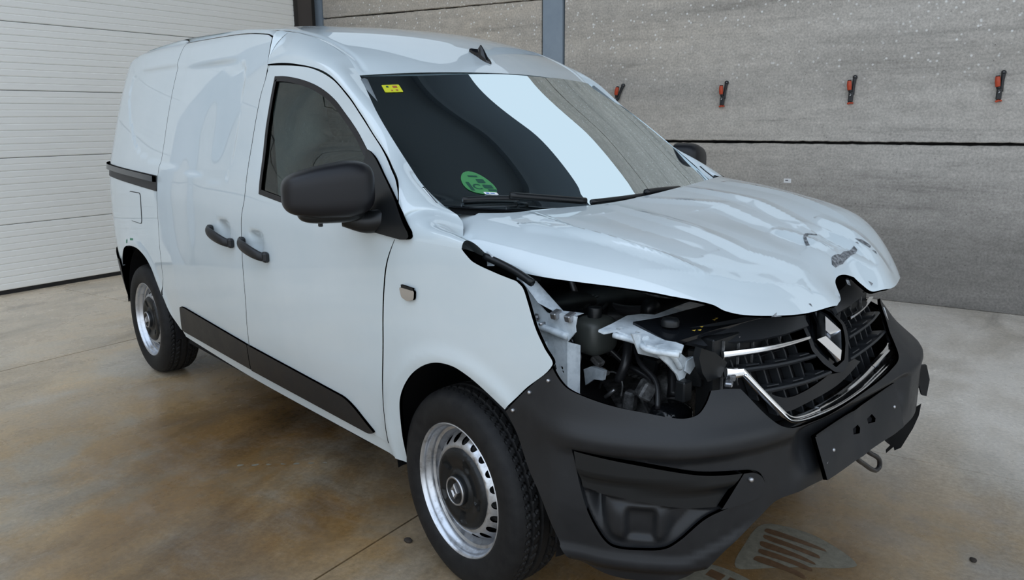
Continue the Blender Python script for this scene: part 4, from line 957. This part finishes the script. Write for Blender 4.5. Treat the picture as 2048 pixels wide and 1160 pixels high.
q('crossmember', [(.423, -.669, .858), (.415, -.609, .862), (.395, -.522, .866), (.41, -.481, .866), (.441, -.46, .866), (.42, -.297, .868), (.415, -.200, .868), (.475, -.19, .866), (.471, -.27, .866), (.465, -.344, .865), (.461, -.464, .864), (.438, -.538, .862), (.473, -.571, .86), (.589, -.599, .855), (.640, -.60, .850), (.658, -.633, .846), (.611, -.657, .846), (.577, -.663, .85), (.528, -.633, .852), (.5, -.641, .855), (.454, -.636, .858), (.443, -.67, .856)], .006, d=(0, 0, 1),
  hole=[[(.452+.008*math.cos(t), -.62+.012*math.sin(t), .858) for t in np.linspace(0, 6.28, 10, endpoint=False)], [(.500+.007*math.cos(t), -.603+.010*math.sin(t), .858) for t in np.linspace(0, 6.28, 10, endpoint=False)]])
tube('crossmember_fold', [(.455, -.645, .846), (.53, -.640, .842), (.58, -.662, .838), (.655, -.638, .836)], .008, inner_white, EB)
q('strut', [(.60, -.655, .853), (.602, -.625, .851), (.606, -.596, .838), (.61, -.546, .799), (.605, -.509, .793), (.60, -.504, .769), (.60, -.529, .75), (.604, -.548, .733), (.606, -.565, .741), (.606, -.575, .76), (.604, -.609, .792), (.60, -.641, .819)], .006, d=(1, 0, 0))
tube('strut_swage', [(.610, -.625, .832), (.613, -.60, .812), (.614, -.572, .778)], .007, inner_white, EB)
V, F = latd([(0, .012), (.008, .012), (.008, .004), (.014, .003), (.014, 0)], 12, 'x'); join_parts('bolt', [(V+np.array([.604, -.627, .836]), F)], steel, EB)
slab3('strut_ear', [(.611, -.543, .790), (.616, -.512, .800), (.612, -.505, .772), (.612, -.53, .752), (.612, -.55, .765)], .004, inner_white, EB, dirv=(1, 0, 0))
q('bracket', [(.55, -.689, .877), (.55, -.655, .869), (.55, -.655, .850), (.55, -.640, .834), (.55, -.612, .838), (.55, -.586, .817), (.55, -.579, .79), (.55, -.601, .799), (.55, -.657, .819)], .005, d=(1, 0, 0), hole=[[(.55, -.632+.012*math.cos(t), .851+.010*math.sin(t)) for t in np.linspace(0, 6.28, 12, endpoint=False)]])
box('lamp_mount', (.612, -.555, .715), (.03, .035, .055), plast_s, EB, None, .004); box('lamp_mount', (.60, -.49, .76), (.04, .03, .10), plast_s, EB, rotz(.3), .004)
slab3('radiator_cover', [(.455, -.57, .868), (.478, -.49, .870), (.482, -.378, .872), (.49, -.20, .874), (.55, 0, .876), (.66, .0, .864), (.655, -.2, .862), (.62, -.42, .855), (.615, -.60, .853), (.590, -.61, .855)], .010, gloss_black, EB, dirv=(0, 0, 1))
for x_, y_ in ((.604, -.474), (.612, -.518), (.620, -.505), (.585, -.39), (.580, -.372)):
    V = [(x_-.004, y_-.006, .8665), (x_+.004, y_-.006, .8655), (x_, y_+.006, .8665)]; build('print', [tuple(np.array(p)+[0, 0, .0005]) for p in V], [(0, 1, 2)], yellow, EB, False)
V, F = latd([(0, .02), (.020, .02), (.024, .012), (.024, 0)], 20, 'z'); join_parts('cap', [(V+np.array([.545, -.53, .868]), F)], plast_s, EB, True)
# hoses, wires, lumps of the engine
tube('coolant_hose', [(.189, -.40, .842), (.269, -.40, .838), (.344, -.40, .848), (.372, -.40, .857)], .017, hose_m, EB, 14)
V, F = latd([(0, .016), (.026, .016), (.028, .01), (.028, -.014), (.0, -.014)], 20, 'x'); join_parts('hose_end', [(V+np.array([.378, -.40, .860]), F)], plast_s, EB, True)
tube('metal_pipe', [(.06, -.40, .905), (.072, -.40, .88), (.086, -.40, .858), (.112, -.40, .848), (.150, -.40, .850), (.19, -.40, .843)], .010, steel, EB, 12)
for x_ in (.150, .168): tube('hose_clamp', [(x_, -.40, .848), (x_+.008, -.40, .846)], .019, steel, EB, 14)
tube('thin_pipe', [(.20, -.30, .90), (.25, -.30, .885), (.32, -.30, .875), (.40, -.28, .88)], .006, dirty_metal, EB)
tube('earth_lead', [(.26, -.60, .786), (.287, -.60, .758), (.293, -.60, .741), (.279, -.60, .699), (.27, -.60, .685)], [.003, .003, .006, .006, .003], steel, EB, 8)
tube('wire', [(.27, -.60, .685), (.268, -.60, .657), (.285, -.60, .64), (.304, -.60, .625)], .0035, dirty_metal, EB, 6)
tube('wire', [(.175, -.50, .72), (.215, -.50, .702), (.26, -.50, .69), (.296, -.50, .681)], .003, plast_s, EB, 6)
tube('connector', [(.292, -.50, .683), (.308, -.50, .677)], .0055, yellow, EB, 8)
tube('wire', [(.308, -.50, .676), (.33, -.50, .684), (.352, -.50, .678), (.366, -.50, .655), (.362, -.50, .62)], .0028, dirty_metal, EB, 6)
tube('wire', [(.300, -.50, .675), (.285, -.50, .64), (.272, -.50, .60), (.262, -.50, .56)], .004, hose_m, EB, 6)
tube('rod', [(.275, -.50, .575), (.338, -.50, .633)], .006, steel, EB, 8)
tube('rod', [(.40, -.46, .62), (.42, -.44, .56), (.46, -.42, .53)], .005, dirty_metal, EB, 8)
tube('wire_loom', [(.12, -.28, .70), (.20, -.33, .69), (.222, -.35, .677), (.248, -.35, .717), (.30, -.35, .73)], .006, hose_m, EB, 8)
for k in range(9):
    p = np.array([.181+.0047*k, -.35, .680-.003*(k % 3)]) if k < 6 else np.array([.215+.008*(k-5), -.35, .677+.012*(k-5)])
    V, F = boxd(p, (.003, .014, .014), roty(.6), 0); join_parts('loom_clip', [(V, F)], dirty_metal, EB)
slab3('sensor_bracket', [(.318, -.58, .715), (.367, -.58, .713), (.362, -.58, .685), (.33, -.58, .68), (.298, -.58, .655), (.29, -.58, .70)], .012, inner_white, EB, dirv=(0, -1, 0))
box('sensor', (.335, -.56, .702), (.05, .03, .012), dirty_metal, EB, roty(.2), .003); box('sensor', (.315, -.55, .724), (.035, .03, .018), dirty_metal, EB, roty(.5), .004)
def blob(n, c, r, m, sq=.0, ns=14, seed=1):
    rr_ = np.random.default_rng(seed); th = np.linspace(0, math.pi, ns); ph = np.linspace(0, 2*math.pi, 2*ns, endpoint=False); e = .6
    f = lambda a: np.sign(a)*np.abs(a)**e
    P = np.array([[(r[0]*f(math.sin(t))*f(math.cos(p)), r[1]*f(math.sin(t))*f(math.sin(p)), r[2]*f(math.cos(t))) for p in ph] for t in th])+np.array(c)
    return grid(n, P, m, EB, closed_v=True)
blob('washer_bottle', (.305, -.55, .80), (.05, .06, .055), smoke)
V, F = latd([(0, .03), (.018, .03), (.02, .026), (.02, 0)], 18, 'z'); join_parts('filler_cap', [(V+np.array([.31, -.56, .853]), F)], plast_s, EB, True)
blob('engine_cover', (.10, -.15, .80), (.22, .33, .075), plast_s); blob('air_box', (.10, -.48, .80), (.12, .14, .07), plast_s)
box('battery_box', (-.02, -.10, .84), (.18, .24, .14), plast_s, EB, rotz(.05), .012)
box('fuse_box', (.205, -.48, .835), (.12, .09, .03), gloss_black, EB, rotz(.5), .006)
for k in range(5): box('fuse_rib', (.155+.022*k, -.49+.012*k, .852), (.012, .07, .006), plast_s, EB, rotz(.5), .002)
blob('gearbox', (.25, -.25, .48), (.20, .22, .12), dirty_metal); blob('alternator', (.42, -.34, .60), (.07, .07, .07), dirty_metal); blob('horn', (.50, -.45, .575), (.05, .06, .05), gloss_black)
blob('coolant_bottle', (.42, -.60, .52), (.07, .06, .05), plast_s)
for k in range(10): tube('cooling_fin', [(.20+.02*k, -.02, .62), (.20+.02*k, -.30, .60)], .006, dirty_metal, EB, 6)
tube('coolant_hose', [(.30, -.20, .78), (.38, -.28, .74), (.44, -.36, .68), (.47, -.40, .62)], .020, hose_m, EB, 12)
tube('coolant_hose', [(.16, -.34, .80), (.25, -.37, .79), (.33, -.44, .765), (.36, -.48, .72), (.35, -.50, .66)], .014, hose_m, EB, 12)
tube('wire_loom', [(.10, -.55, .78), (.20, -.52, .775), (.28, -.48, .745), (.33, -.45, .70), (.42, -.44, .665), (.48, -.48, .62)], .009, hose_m, EB, 8)
tube('wire_loom', [(.30, -.42, .78), (.36, -.44, .74), (.43, -.50, .73), (.50, -.52, .70), (.53, -.55, .64)], .007, hose_m, EB, 8)
tube('brake_pipe', [(.10, -.62, .82), (.20, -.60, .80), (.24, -.56, .745), (.22, -.54, .69)], .0035, steel, EB, 6)
for (c_, s_, r_) in (((.40, -.42, .70), (.05, .04, .05), .3), ((.345, -.40, .735), (.05, .03, .04), .7), ((.45, -.50, .66), (.04, .05, .05), 1.0), ((.37, -.47, .60), (.035, .035, .06), .2), ((.52, -.40, .70), (.05, .03, .08), .4)):
    box('sensor', c_, s_, dirty_metal if r_ < .25 or r_ > .9 else plast_s, EB, rotz(r_)@roty(r_*.5), .006)
box('radiator', (.62, -.05, .66), (.05, .86, .36), plast_s, EB, None, .004)
for k in range(12): box('radiator_fin', (.648, -.44+.07*k, .66), (.006, .004, .34), dirty_metal, EB)
box('bumper_beam', (.70, 0, .50), (.06, 1.05, .10), steel, EB, None, .01)
tube('chassis_rail', [(.0, -.48, .50), (.50, -.48, .50), (.68, -.48, .50)], .05, plast_s, EB, 4); tube('chassis_rail', [(.0, .48, .50), (.50, .48, .50), (.68, .48, .50)], .05, plast_s, EB, 4)
box('firewall', (-.08, 0, .74), (.03, 1.36, .62), dark, EB); box('undertray', (.25, 0, .36), (.7, 1.0, .03), dark, EB)
box('inner_wing_far', (.20, .66, .80), (.50, .03, .34), dark, EB)
slab3('wing_gap_panel', [(-.15, -.66, 1.03), (.10, -.68, 1.01), (.20, -.70, .97), (.20, -.66, .96), (.1, -.60, 1.0), (-.15, -.58, 1.03)], .01, dark, EB, dirv=(0, 0, 1))
tube('bonnet_seal', [(.095, -.775, 1.022), (.15, -.765, 1.008), (.22, -.765, .992), (.28, -.77, .975)], .011, plast_s, EB, 8)
slab3('hinge_plate', [(.09, -.765, 1.035), (.125, -.775, 1.028), (.13, -.775, 1.0), (.10, -.77, .995)], .005, inner_white, EB, dirv=(0, -1, 0))
# far scuttle corner with bare metal
slab3('scuttle_corner', [(-.22, .735, 1.168), (-.14, .735, 1.138), (-.03, .735, 1.105), (-.06, .72, 1.085), (-.12, .70, 1.08), (-.19, .71, 1.12)], .006, inner_white, EB, dirv=(0, -1, 1))
for x_, z_ in ((-.135, 1.118), (-.075, 1.100), (-.18, 1.143)): box('scuttle_plug', (x_, .722, z_), (.022, .012, .016), plast_s, EB, roty(.5), .003)

# ------------------------------------------------------------------ handles, indicator, mirrors
def handle(name, cx, cz):
    h = empty(name, parent=van)
    L = [(cx-.105, cz+.016), (cx-.06, cz+.013), (cx, cz+.004), (cx+.06, cz-.008), (cx+.105, cz-.020)]
    n = 14; C = catmull(L, 5); P = side0(C[:, 0], C[:, 1]); m = len(C); out = []
    for i, p in enumerate(P):
        u = i/(m-1); lift = .012+.028*math.sin(math.pi*u)**.5; hh = .017+.006*math.sin(math.pi*u)
        out.append([p+np.array([0, -lift-.011*math.cos(t), hh*math.sin(t)]) for t in np.linspace(0, 2*math.pi, 12, endpoint=False)])
    grid('grip', np.array(out), plast, h, closed_v=True)
    for e in (0, -1):
        c = P[e]+np.array([0, -.010, 0]); V, F = boxd(c, (.035, .026, .040), None, .008); join_parts('grip_foot', [(V, F)], plast, h)
    return h
hA = handle('rear_handle', -1.530, .918); hA.name = 'door_handle'
hB = handle('door_handle', -1.205, .900)
ind = panel('side_indicator', rounded([(-.190, .905), (-.115, .905), (-.118, .878), (-.150, .868), (-.180, .876)], .008), side, lens, van, .01, .008, lift=.010)
panel('indicator_base', rounded([(-.180, .915), (-.118, .912), (-.122, .904), (-.178, .906)], .003), side, plast_s, ind, .01, .006, lift=.011)
# mirror
def superq(c, r, e, R, cut=None, n=28, shape=None):
    th = np.linspace(1e-3, math.pi-1e-3, n); ph = np.linspace(0, 2*math.pi, 2*n, endpoint=False)
    f = lambda a, e: np.sign(a)*np.abs(a)**e
    P = np.array([[(f(math.sin(t), e)*f(math.cos(p), e), f(math.cos(t), e), f(math.sin(t), e)*f(math.sin(p), e)) for p in ph] for t in th])
    P = P*np.array(r)
    if shape is not None: P = shape(P)
    return P@R.T+np.array(c)
def mirror(sgn):
    M = empty('door_mirror', parent=van)
    def sh_(P):
        P = P.copy(); y = P[..., 1]/.128   # -1 outer end .. 1 inner end
        P[..., 2] *= .86+.14*np.clip(y+.6, 0, 1)-.12*np.clip(-y-.2, 0, 1)
        P[..., 2] += .010*y
        P[..., 0] = np.where(P[..., 0] < -.02, -.02+(P[..., 0]+.02)*.35, P[..., 0])
        P[..., 0] -= .022*np.clip(-y, 0, 1)**2
        return P
    c = (-.375, -.985, 1.186) if sgn < 0 else (-.42, .840, 1.195)
    Rm_ = rotz(-.38) if sgn < 0 else rotz(.38)
    P = superq((0, 0, 0), (.085, .134, .083), .52, np.eye(3), shape=sh_)
    if sgn > 0: P = P*np.array([1, -1, 1])
    P = P@Rm_.T+np.array(c)
    grid('mirror_housing', P, mirplast, M, closed_v=True)
    # lower skirt and arm
    P2 = superq((0, 0, 0), (.062, .100, .034), .6, np.eye(3))*np.array([1, sgn*-1, 1])
    P2 = P2@Rm_.T+np.array(c)+np.array([-.01, .012*-sgn, -.062]); grid('mirror_skirt', P2, plast_s, M, closed_v=True)
    s = -sgn
    a0 = np.array(c)+np.array([-.01, .06*s, -.082]); a1 = np.array([-.33, -.835*s, 1.095])
    tube('mirror_arm', [a0, (a0+a1)/2+np.array([.02, 0, -.012]), a1+np.array([.03, 0, 0]), a1+np.array([.03, .06*s, 0])], [.034, .036, .034, .03], plast_s, M, 14)
    g = superq((0, 0, 0), (.01, .100, .058), .5, np.eye(3)); g = g@Rm_.T+np.array(c)+np.array([-.040, 0, 0]); grid('mirror_glass', g, chrome, M, closed_v=True)
    tri = segs([(-0.543, 1.289), (-0.494, 1.27), (-0.407, 1.228), (-0.234, 1.144), (-0.14, 1.073)], [(-0.14, 1.073), (-.134, 1.060), (-.145, 1.052), (-.175, 1.048)], [(-.175, 1.048), (-.337, 1.056), (-.47, 1.064)], [(-.47, 1.064), (-0.471, 1.128), (-0.504, 1.194), (-0.548, 1.283)])
    fn = side0 if sgn < 0 else sideL
    panel('mirror_triangle', tri, fn, plast_s, M, .02, .02, lift=.016)
mirror(-1); mirror(1)
V, F = boxd((-.425, -.99, 1.082), (.012, .012, .016), None, .002); join_parts('mirror_screw', [(V, F)], seal, van)

# ------------------------------------------------------------------ cab interior
CB = empty('cab_interior', parent=van)
box('bulkhead', (-1.28, 0, 1.0), (.02, 1.44, 1.20), bulk, CB); box('cab_floor', (-.75, 0, .42), (1.1, 1.4, .05), trimgrey, CB)
P = []
for x_, z_ in ((-.06, 1.02), (-.12, 1.075), (-.26, 1.10), (-.40, 1.095), (-.48, 1.06), (-.50, .98), (-.46, .80), (-.44, .55)): P.append([(x_+.06*(1-(b*1.0)**2)*(x_ > -.3), b*.70, z_+.012*math.cos(b*9)) for b in np.linspace(-1, 1, 24)])
grid('dashboard', np.array(P), trimgrey, CB)
def seat(y):
    s = empty('seat', parent=van)
    for nm, c, r, R in (('cushion', (-.85, y, .66), (.26, .25, .09), np.eye(3)), ('backrest', (-1.12, y, 1.00), (.09, .24, .34), roty(-.22)), ('headrest', (-1.19, y, 1.40), (.06, .13, .09), roty(-.15))):
        grid(nm, superq(c, r, .55, R, n=14), fabric, s, closed_v=True)
    for d in (-.06, .06): tube('headrest_post', [(-1.16, y+d, 1.25), (-1.185, y+d, 1.38)], .007, steel, s, 6)
seat(-.38); seat(.38)
th = np.linspace(0, 2*math.pi, 25); Rw = roty(-.45)
ring = [Rw@np.array([0, .185*math.cos(t), .185*math.sin(t)])+np.array([-.58, .38, 1.06]) for t in th]
sw = empty('steering_wheel', parent=van)
tube('rim', ring, .015, trimgrey, sw, 8, 3)
grid('hub', superq((-.57, .38, 1.05), (.03, .07, .06), .6, Rw, n=10), trimgrey, sw, closed_v=True)
for a_ in (0, math.pi, -math.pi/2): tube('spoke', [(-.575, .38, 1.05), tuple(Rw@np.array([0, .18*math.cos(a_), .18*math.sin(a_)])+np.array([-.58, .38, 1.06]))], .012, trimgrey, sw, 6)
tube('interior_mirror', [(-.68, -.11, 1.50), (-.68, .11, 1.50)], .028, seal, CB, 10)
for s in (-1, 1): tube('grab_pillar', [(-.78, s*.60, 1.52), (-.5, s*.655, 1.32), (-.22, s*.69, 1.10)], .02, trimgrey, CB, 8)
slab3('headlining', [(-1.28, -.60, 1.66), (-.86, -.58, 1.585), (-.86, .58, 1.585), (-1.28, .60, 1.66)], .02, trimgrey, CB, dirv=(0, 0, 1))

# ------------------------------------------------------------------ wheels
def build_wheel():
    W = empty('wheel')
    R, Wd = .309, .0925
    prof = [(.199, -.080), (.206, -.088), (.216, -.094), (.235, -.0985), (.258, -.099), (.278, -.0945), (.290, -.087), (.297, -.078), (.3025, -.068)]
    ny = 41; ys = np.linspace(-.068, .068, ny); nA = 360
    th = np.linspace(0, 2*math.pi, nA, endpoint=False)
    ringp = []
    grooves = (-.046, -.016, .016, .046)
    rows = []
    for r, y in prof: rows.append((np.full(nA, r), np.full(nA, y)))
    for y in ys[1:-1]:
        r = R-.0065*(abs(y)/.068)**2.6
        g = min(abs(y-a) for a in grooves)
        depth = .008 if g < .0048 else 0.
        rr_ = np.full(nA, r-depth)
        if depth == 0:
            per = 72 if abs(y) > .046 else (54 if abs(y) > .016 else 0)
            if per:
                ph = (th*per/(2*math.pi)+y*28*(1 if y > 0 else -1)) % 1.0
                rr_ = rr_-np.where(ph < .20, .006, 0)
        rows.append((rr_, np.full(nA, y)))
    for r, y in prof[::-1]: rows.append((np.full(nA, r), np.full(nA, -y)))
    P = np.array([np.stack([r*np.cos(th), y, r*np.sin(th)], -1) for r, y in rows])
    ty = grid('tyre', P, rubber, W, closed_v=True); sharp(ty, 40)
    for a0, a1, r in ((.5, 1.1, .262), (3.5, 4.2, .262)):   # raised sidewall band
        t_ = np.linspace(a0, a1, 14); 
    # rim
    V, F = latd([(.197, -.076), (.2075, -.081), (.2085, -.087), (.204, -.090), (.199, -.086), (.196, -.076), (.1945, -.066), (.189, -.062), (.1875, -.050), (.179, -.046), (.177, -.034), (.1735, -.028), (.171, -.010), (.170, .02), (.172, .07), (.205, .085)], 96)
    rim = join_parts('rim', [(V, F)], silver, W, True); sharp(rim, 50)
    def dsk(a, b):
        r = np.hypot(a, b); y = smooth(r, [.0, .10, .118, .128, .140, .158, .168, .185], [-.06, -.06, -.066, -.068, -.062, -.042, -.022, .0]); return np.stack([a, y, b], -1)
    circ = lambda r, cx=0, cy=0, n=64, e=1.: np.array([(cx+r*math.cos(t), cy+r*math.sin(t)) for t in np.linspace(0, 2*math.pi, n, endpoint=False)])
    lo = [circ(.172, n=110), circ(.118, n=70)]
    for k in range(20):
        t = 2*math.pi*k/20; lo.append(circ(.0125, .151*math.cos(t), .151*math.sin(t), 14))
    panel('wheel_disc', lo, dsk, silver, W, .012, .006, ref=(0, -1, 0))
    # black cover
    def cap(a, b):
        r = np.hypot(a, b); t = np.arctan2(b, a)
        y = smooth(r, [0, .05, .062, .10, .118, .126], [-.080, -.080, -.072, -.080, -.076, -.066])
        y = y+.010*np.exp(-((r-.088)/.016)**4)*(np.cos(5*t+.6) > .70)
        return np.stack([a, y, b], -1)
    hc = panel('wheel_cover', circ(.125, n=80), cap, plast_s, W, .006, .012, ref=(0, -1, 0))
    V, F = latd([(0, -.092), (.036, -.092), (.0375, -.096), (.044, -.095), (.046, -.088), (.047, -.070)], 40); join_parts('centre_boss', [(V, F)], plast_s, W, True)
    V, F = latd([(.0385, -.0955), (.0395, -.0975), (.0435, -.0968), (.0445, -.094)], 48); join_parts('boss_ring', [(V, F)], steel, W, True)
    def rb(k, d): return [(0, d, .026*k), (.019*k, d, 0), (0, d, -.026*k), (-.019*k, d, 0)]
    V = rb(1, -.091)+rb(.95, -.098)+rb(.70, -.100)+rb(.42, -.096)+rb(.4, -.092)
    F = [(r*4+i, r*4+(i+1) % 4, (r+1)*4+(i+1) % 4, (r+1)*4+i) for r in range(4) for i in range(4)]; build('boss_emblem', V, F, steel, W, False)
    V, F = latd([(.0, .03), (.14, .03), (.14, .01), (.05, .0)], 40); join_parts('brake_disc', [(V, F)], dirty_metal, W, True)
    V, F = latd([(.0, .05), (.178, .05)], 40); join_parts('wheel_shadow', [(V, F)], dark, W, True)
    tube('valve', [(.178, -.045, .03), (.172, -.062, .032)], .004, rubber, W, 6)
    return W
def copy_tree(o, parent=None):
    c = o.copy(); col.objects.link(c); c.parent = parent
    for ch in list(o.children): copy_tree(ch, c)
    return c
wh = build_wheel(); wh.name = 'front_wheel'; wh.parent = van; wh.location = (.012, -.735, .307); wh.rotation_euler = (0, 0, -.06)
w2 = copy_tree(wh, van); w2.name = 'rear_wheel'; w2.location = (-2.80, -.735, .307); w2.rotation_euler = (0, .5, 0)
w3 = copy_tree(wh, van); w3.name = 'rear_wheel'; w3.location = (-2.812, .735, .307); w3.rotation_euler = (0, 0, math.pi)
w4 = copy_tree(wh, van); w4.name = 'front_wheel'; w4.location = (0, .735, .307); w4.rotation_euler = (0, 0, math.pi-.06)
box('mud_flap', (.36, -.68, .33), (.02, .16, .14), dark, van, rotz(.1), .004)

# ------------------------------------------------------------------ clamps and paper tag on the wall
def make_clamp():
    o = empty('spring_clamp')
    join_parts('jaw', [boxd((0, -.022, -.005), (.034, .03, .085), roty(.06), .008)], clampblk, o)
    h1 = join_parts('handle', [tubed([(-.004, -.028, .03), (-.010, -.036, .075), (-.012, -.040, .118)], [.014, .016, .013], 10)], clampblk, o, True)
    join_parts('grip_cover', [tubed([(-.009, -.037, .045), (-.0115, -.042, .080), (-.012, -.044, .112)], [.0155, .018, .0145], 10)], orange, h1, True)
    join_parts('handle', [tubed([(.012, -.018, .01), (.014, -.014, .07), (.019, -.012, .132)], [.012, .011, .014], 10)], clampblk, o, True)
    V, F = latd([(.006, -.004), (.016, -.004), (.016, .010), (.006, .010), (.006, -.004)], 16); join_parts('hang_eye', [(V+np.array([.020, -.012, .137]), F)], clampblk, o, True)
    join_parts('jaw_pad', [boxd((-.008, -.025, -.052), (.026, .034, .014), roty(-.3), .004)], orange, o); join_parts('jaw_pad', [boxd((.010, -.018, -.050), (.020, .030, .012), roty(.3), .004)], orange, o)
    join_parts('spring', [tubed([(-.002, -.040, .018), (.004, -.046, .010), (-.002, -.050, .0)], .004, 6)], steel, o, True)
    V, F = latd([(0, -.012), (.004, -.012), (.005, .0), (.005, .03)], 8); join_parts('nail', [(V+np.array([.020, -.006, .139]), F)], steel, o, True)
    return o
labs = ['orange and black spring clamp half hidden behind the far windscreen pillar', 'orange and black spring clamp on the concrete wall, above the far door mirror', 'middle orange and black spring clamp on the wall, above the front of the bonnet', 'rightmost orange and black spring clamp on the concrete wall']
proto = None
for i, (u_, z_, ro) in enumerate([(3.700, 1.545, .30), (4.672, 1.530, .04), (5.665, 1.540, -.02), (6.622, 1.540, -.05)]):
    o = make_clamp() if proto is None else copy_tree(proto)
    if proto is None: proto = o
    o.location = rm(u_, -.004, z_); o.rotation_euler = (0, ro, ROOM_TH); tag(o, labs[i], 'clamp', 'spring clamps hung in a row on the concrete wall')
tg = rbox('paper_tag', 5.205, 5.262, -.003, .0, .872, .905, white_p); tag(tg, 'small white paper label stuck on the concrete wall above the bonnet', 'label')
pr_ = rbox('print', 5.218, 5.240, -.0042, -.003, .886, .895, scuff); pr_.parent = tg
stain_p = mat('pale_stain', (.235, .215, .165), .42); stain_b = mat('brown_stain', (.15, .085, .045), .35)
for mm_ in (stain_p, stain_b):
    N = NT(mm_); f = N.noise(N.pos(), 40, 6, .7); b0 = mm_.node_tree.nodes['Principled BSDF'].inputs['Base Color'].default_value[:3]
    N.l(N.ramp(f, [(.3, tuple(x*.65 for x in b0)), (.7, tuple(x*1.2 for x in b0))]), N.p.inputs['Base Color'])
def stain(L_, m_, z_):
    V_, F_, _ = cdt([np.array([rm(a, b)[:2] for a, b in L_])], .2); o_s = build('floor_stain', [(p[0], p[1], z_) for p in V_], F_, m_, None, False); o_s.parent = floor
    if o_s.data.polygons[0].normal.z < 0: o_s.data.flip_normals()
    return o_s
def wob(L_, a=.008): return catmull(np.array(L_)+rng.normal(0, a, (len(L_), 2)), 5, True)
stain(wob([(6.30, -3.93), (6.42, -3.92), (6.52, -3.96), (6.62, -4.03), (6.57, -4.10), (6.48, -4.13), (6.40, -4.22), (6.30, -4.25), (6.28, -4.10)]), stain_p, .0006)
for k in range(5):
    a0 = 6.315+.006*k; b0 = -3.965-.048*k
    stain(wob([(a0, b0), (a0+.10, b0-.012), (a0+.19-.01*k, b0-.03), (a0+.20-.01*k, b0-.048), (a0+.10, b0-.036), (a0, b0-.028)], .003), stain_b, .0012)
stain(wob([(6.18, -4.30), (6.30, -4.28), (6.42, -4.33), (6.46, -4.40), (6.36, -4.47), (6.20, -4.50), (6.10, -4.42)]), stain_p, .0006)
for k in range(3):
    a0 = 6.24+.065*k; stain([(a0, -4.315-.012*k), (a0+.05, -4.325-.012*k), (a0+.045, -4.365-.012*k), (a0-.005, -4.355-.012*k)], stain_b, .0012)
for k in range(7): 
    a0 = 4.35+.045*k; b0 = -4.66+.035*k; stain(wob([(a0, b0), (a0+.015, b0+.008), (a0+.012, b0+.02), (a0-.008, b0+.012)], .003), stain_p, .0006)
# pebbles of dirt on the floor
dirt = mat('dirt_clod', (.03, .022, .016), .9)
for i, (x_, y_, s_, lb) in enumerate([(-.30, -.80, .012, 'small dark crumb of dirt on the floor left of the front wheel'), (-.13, -1.08, .012, 'small dark crumb of dirt near the floor joint in front of the front wheel'), (1.02, .47, .010, 'tiny dark crumb of dirt on the floor right of the van')]):
    P = superq((x_, y_, s_*.35), (s_*1.5, s_, s_*.45), .9, rotz(i), n=7); P = P+rng.normal(0, s_*.06, P.shape); P[..., 2] = np.maximum(P[..., 2], .0005)
    tag(grid('dirt_crumb', P, dirt, None, closed_v=True), lb, 'dirt')
# green tape remnants on the rear arch edge
tape = mat('green_tape', (.05, .22, .12), .6)
for L_ in ([(-2.955, .742), (-2.925, .748), (-2.928, .728), (-2.952, .724)], [(-2.86, .762), (-2.80, .768), (-2.802, .757), (-2.858, .751)]): panel('tape_remnant', np.array(L_), side, tape, van, .02, 0, lift=.0015)
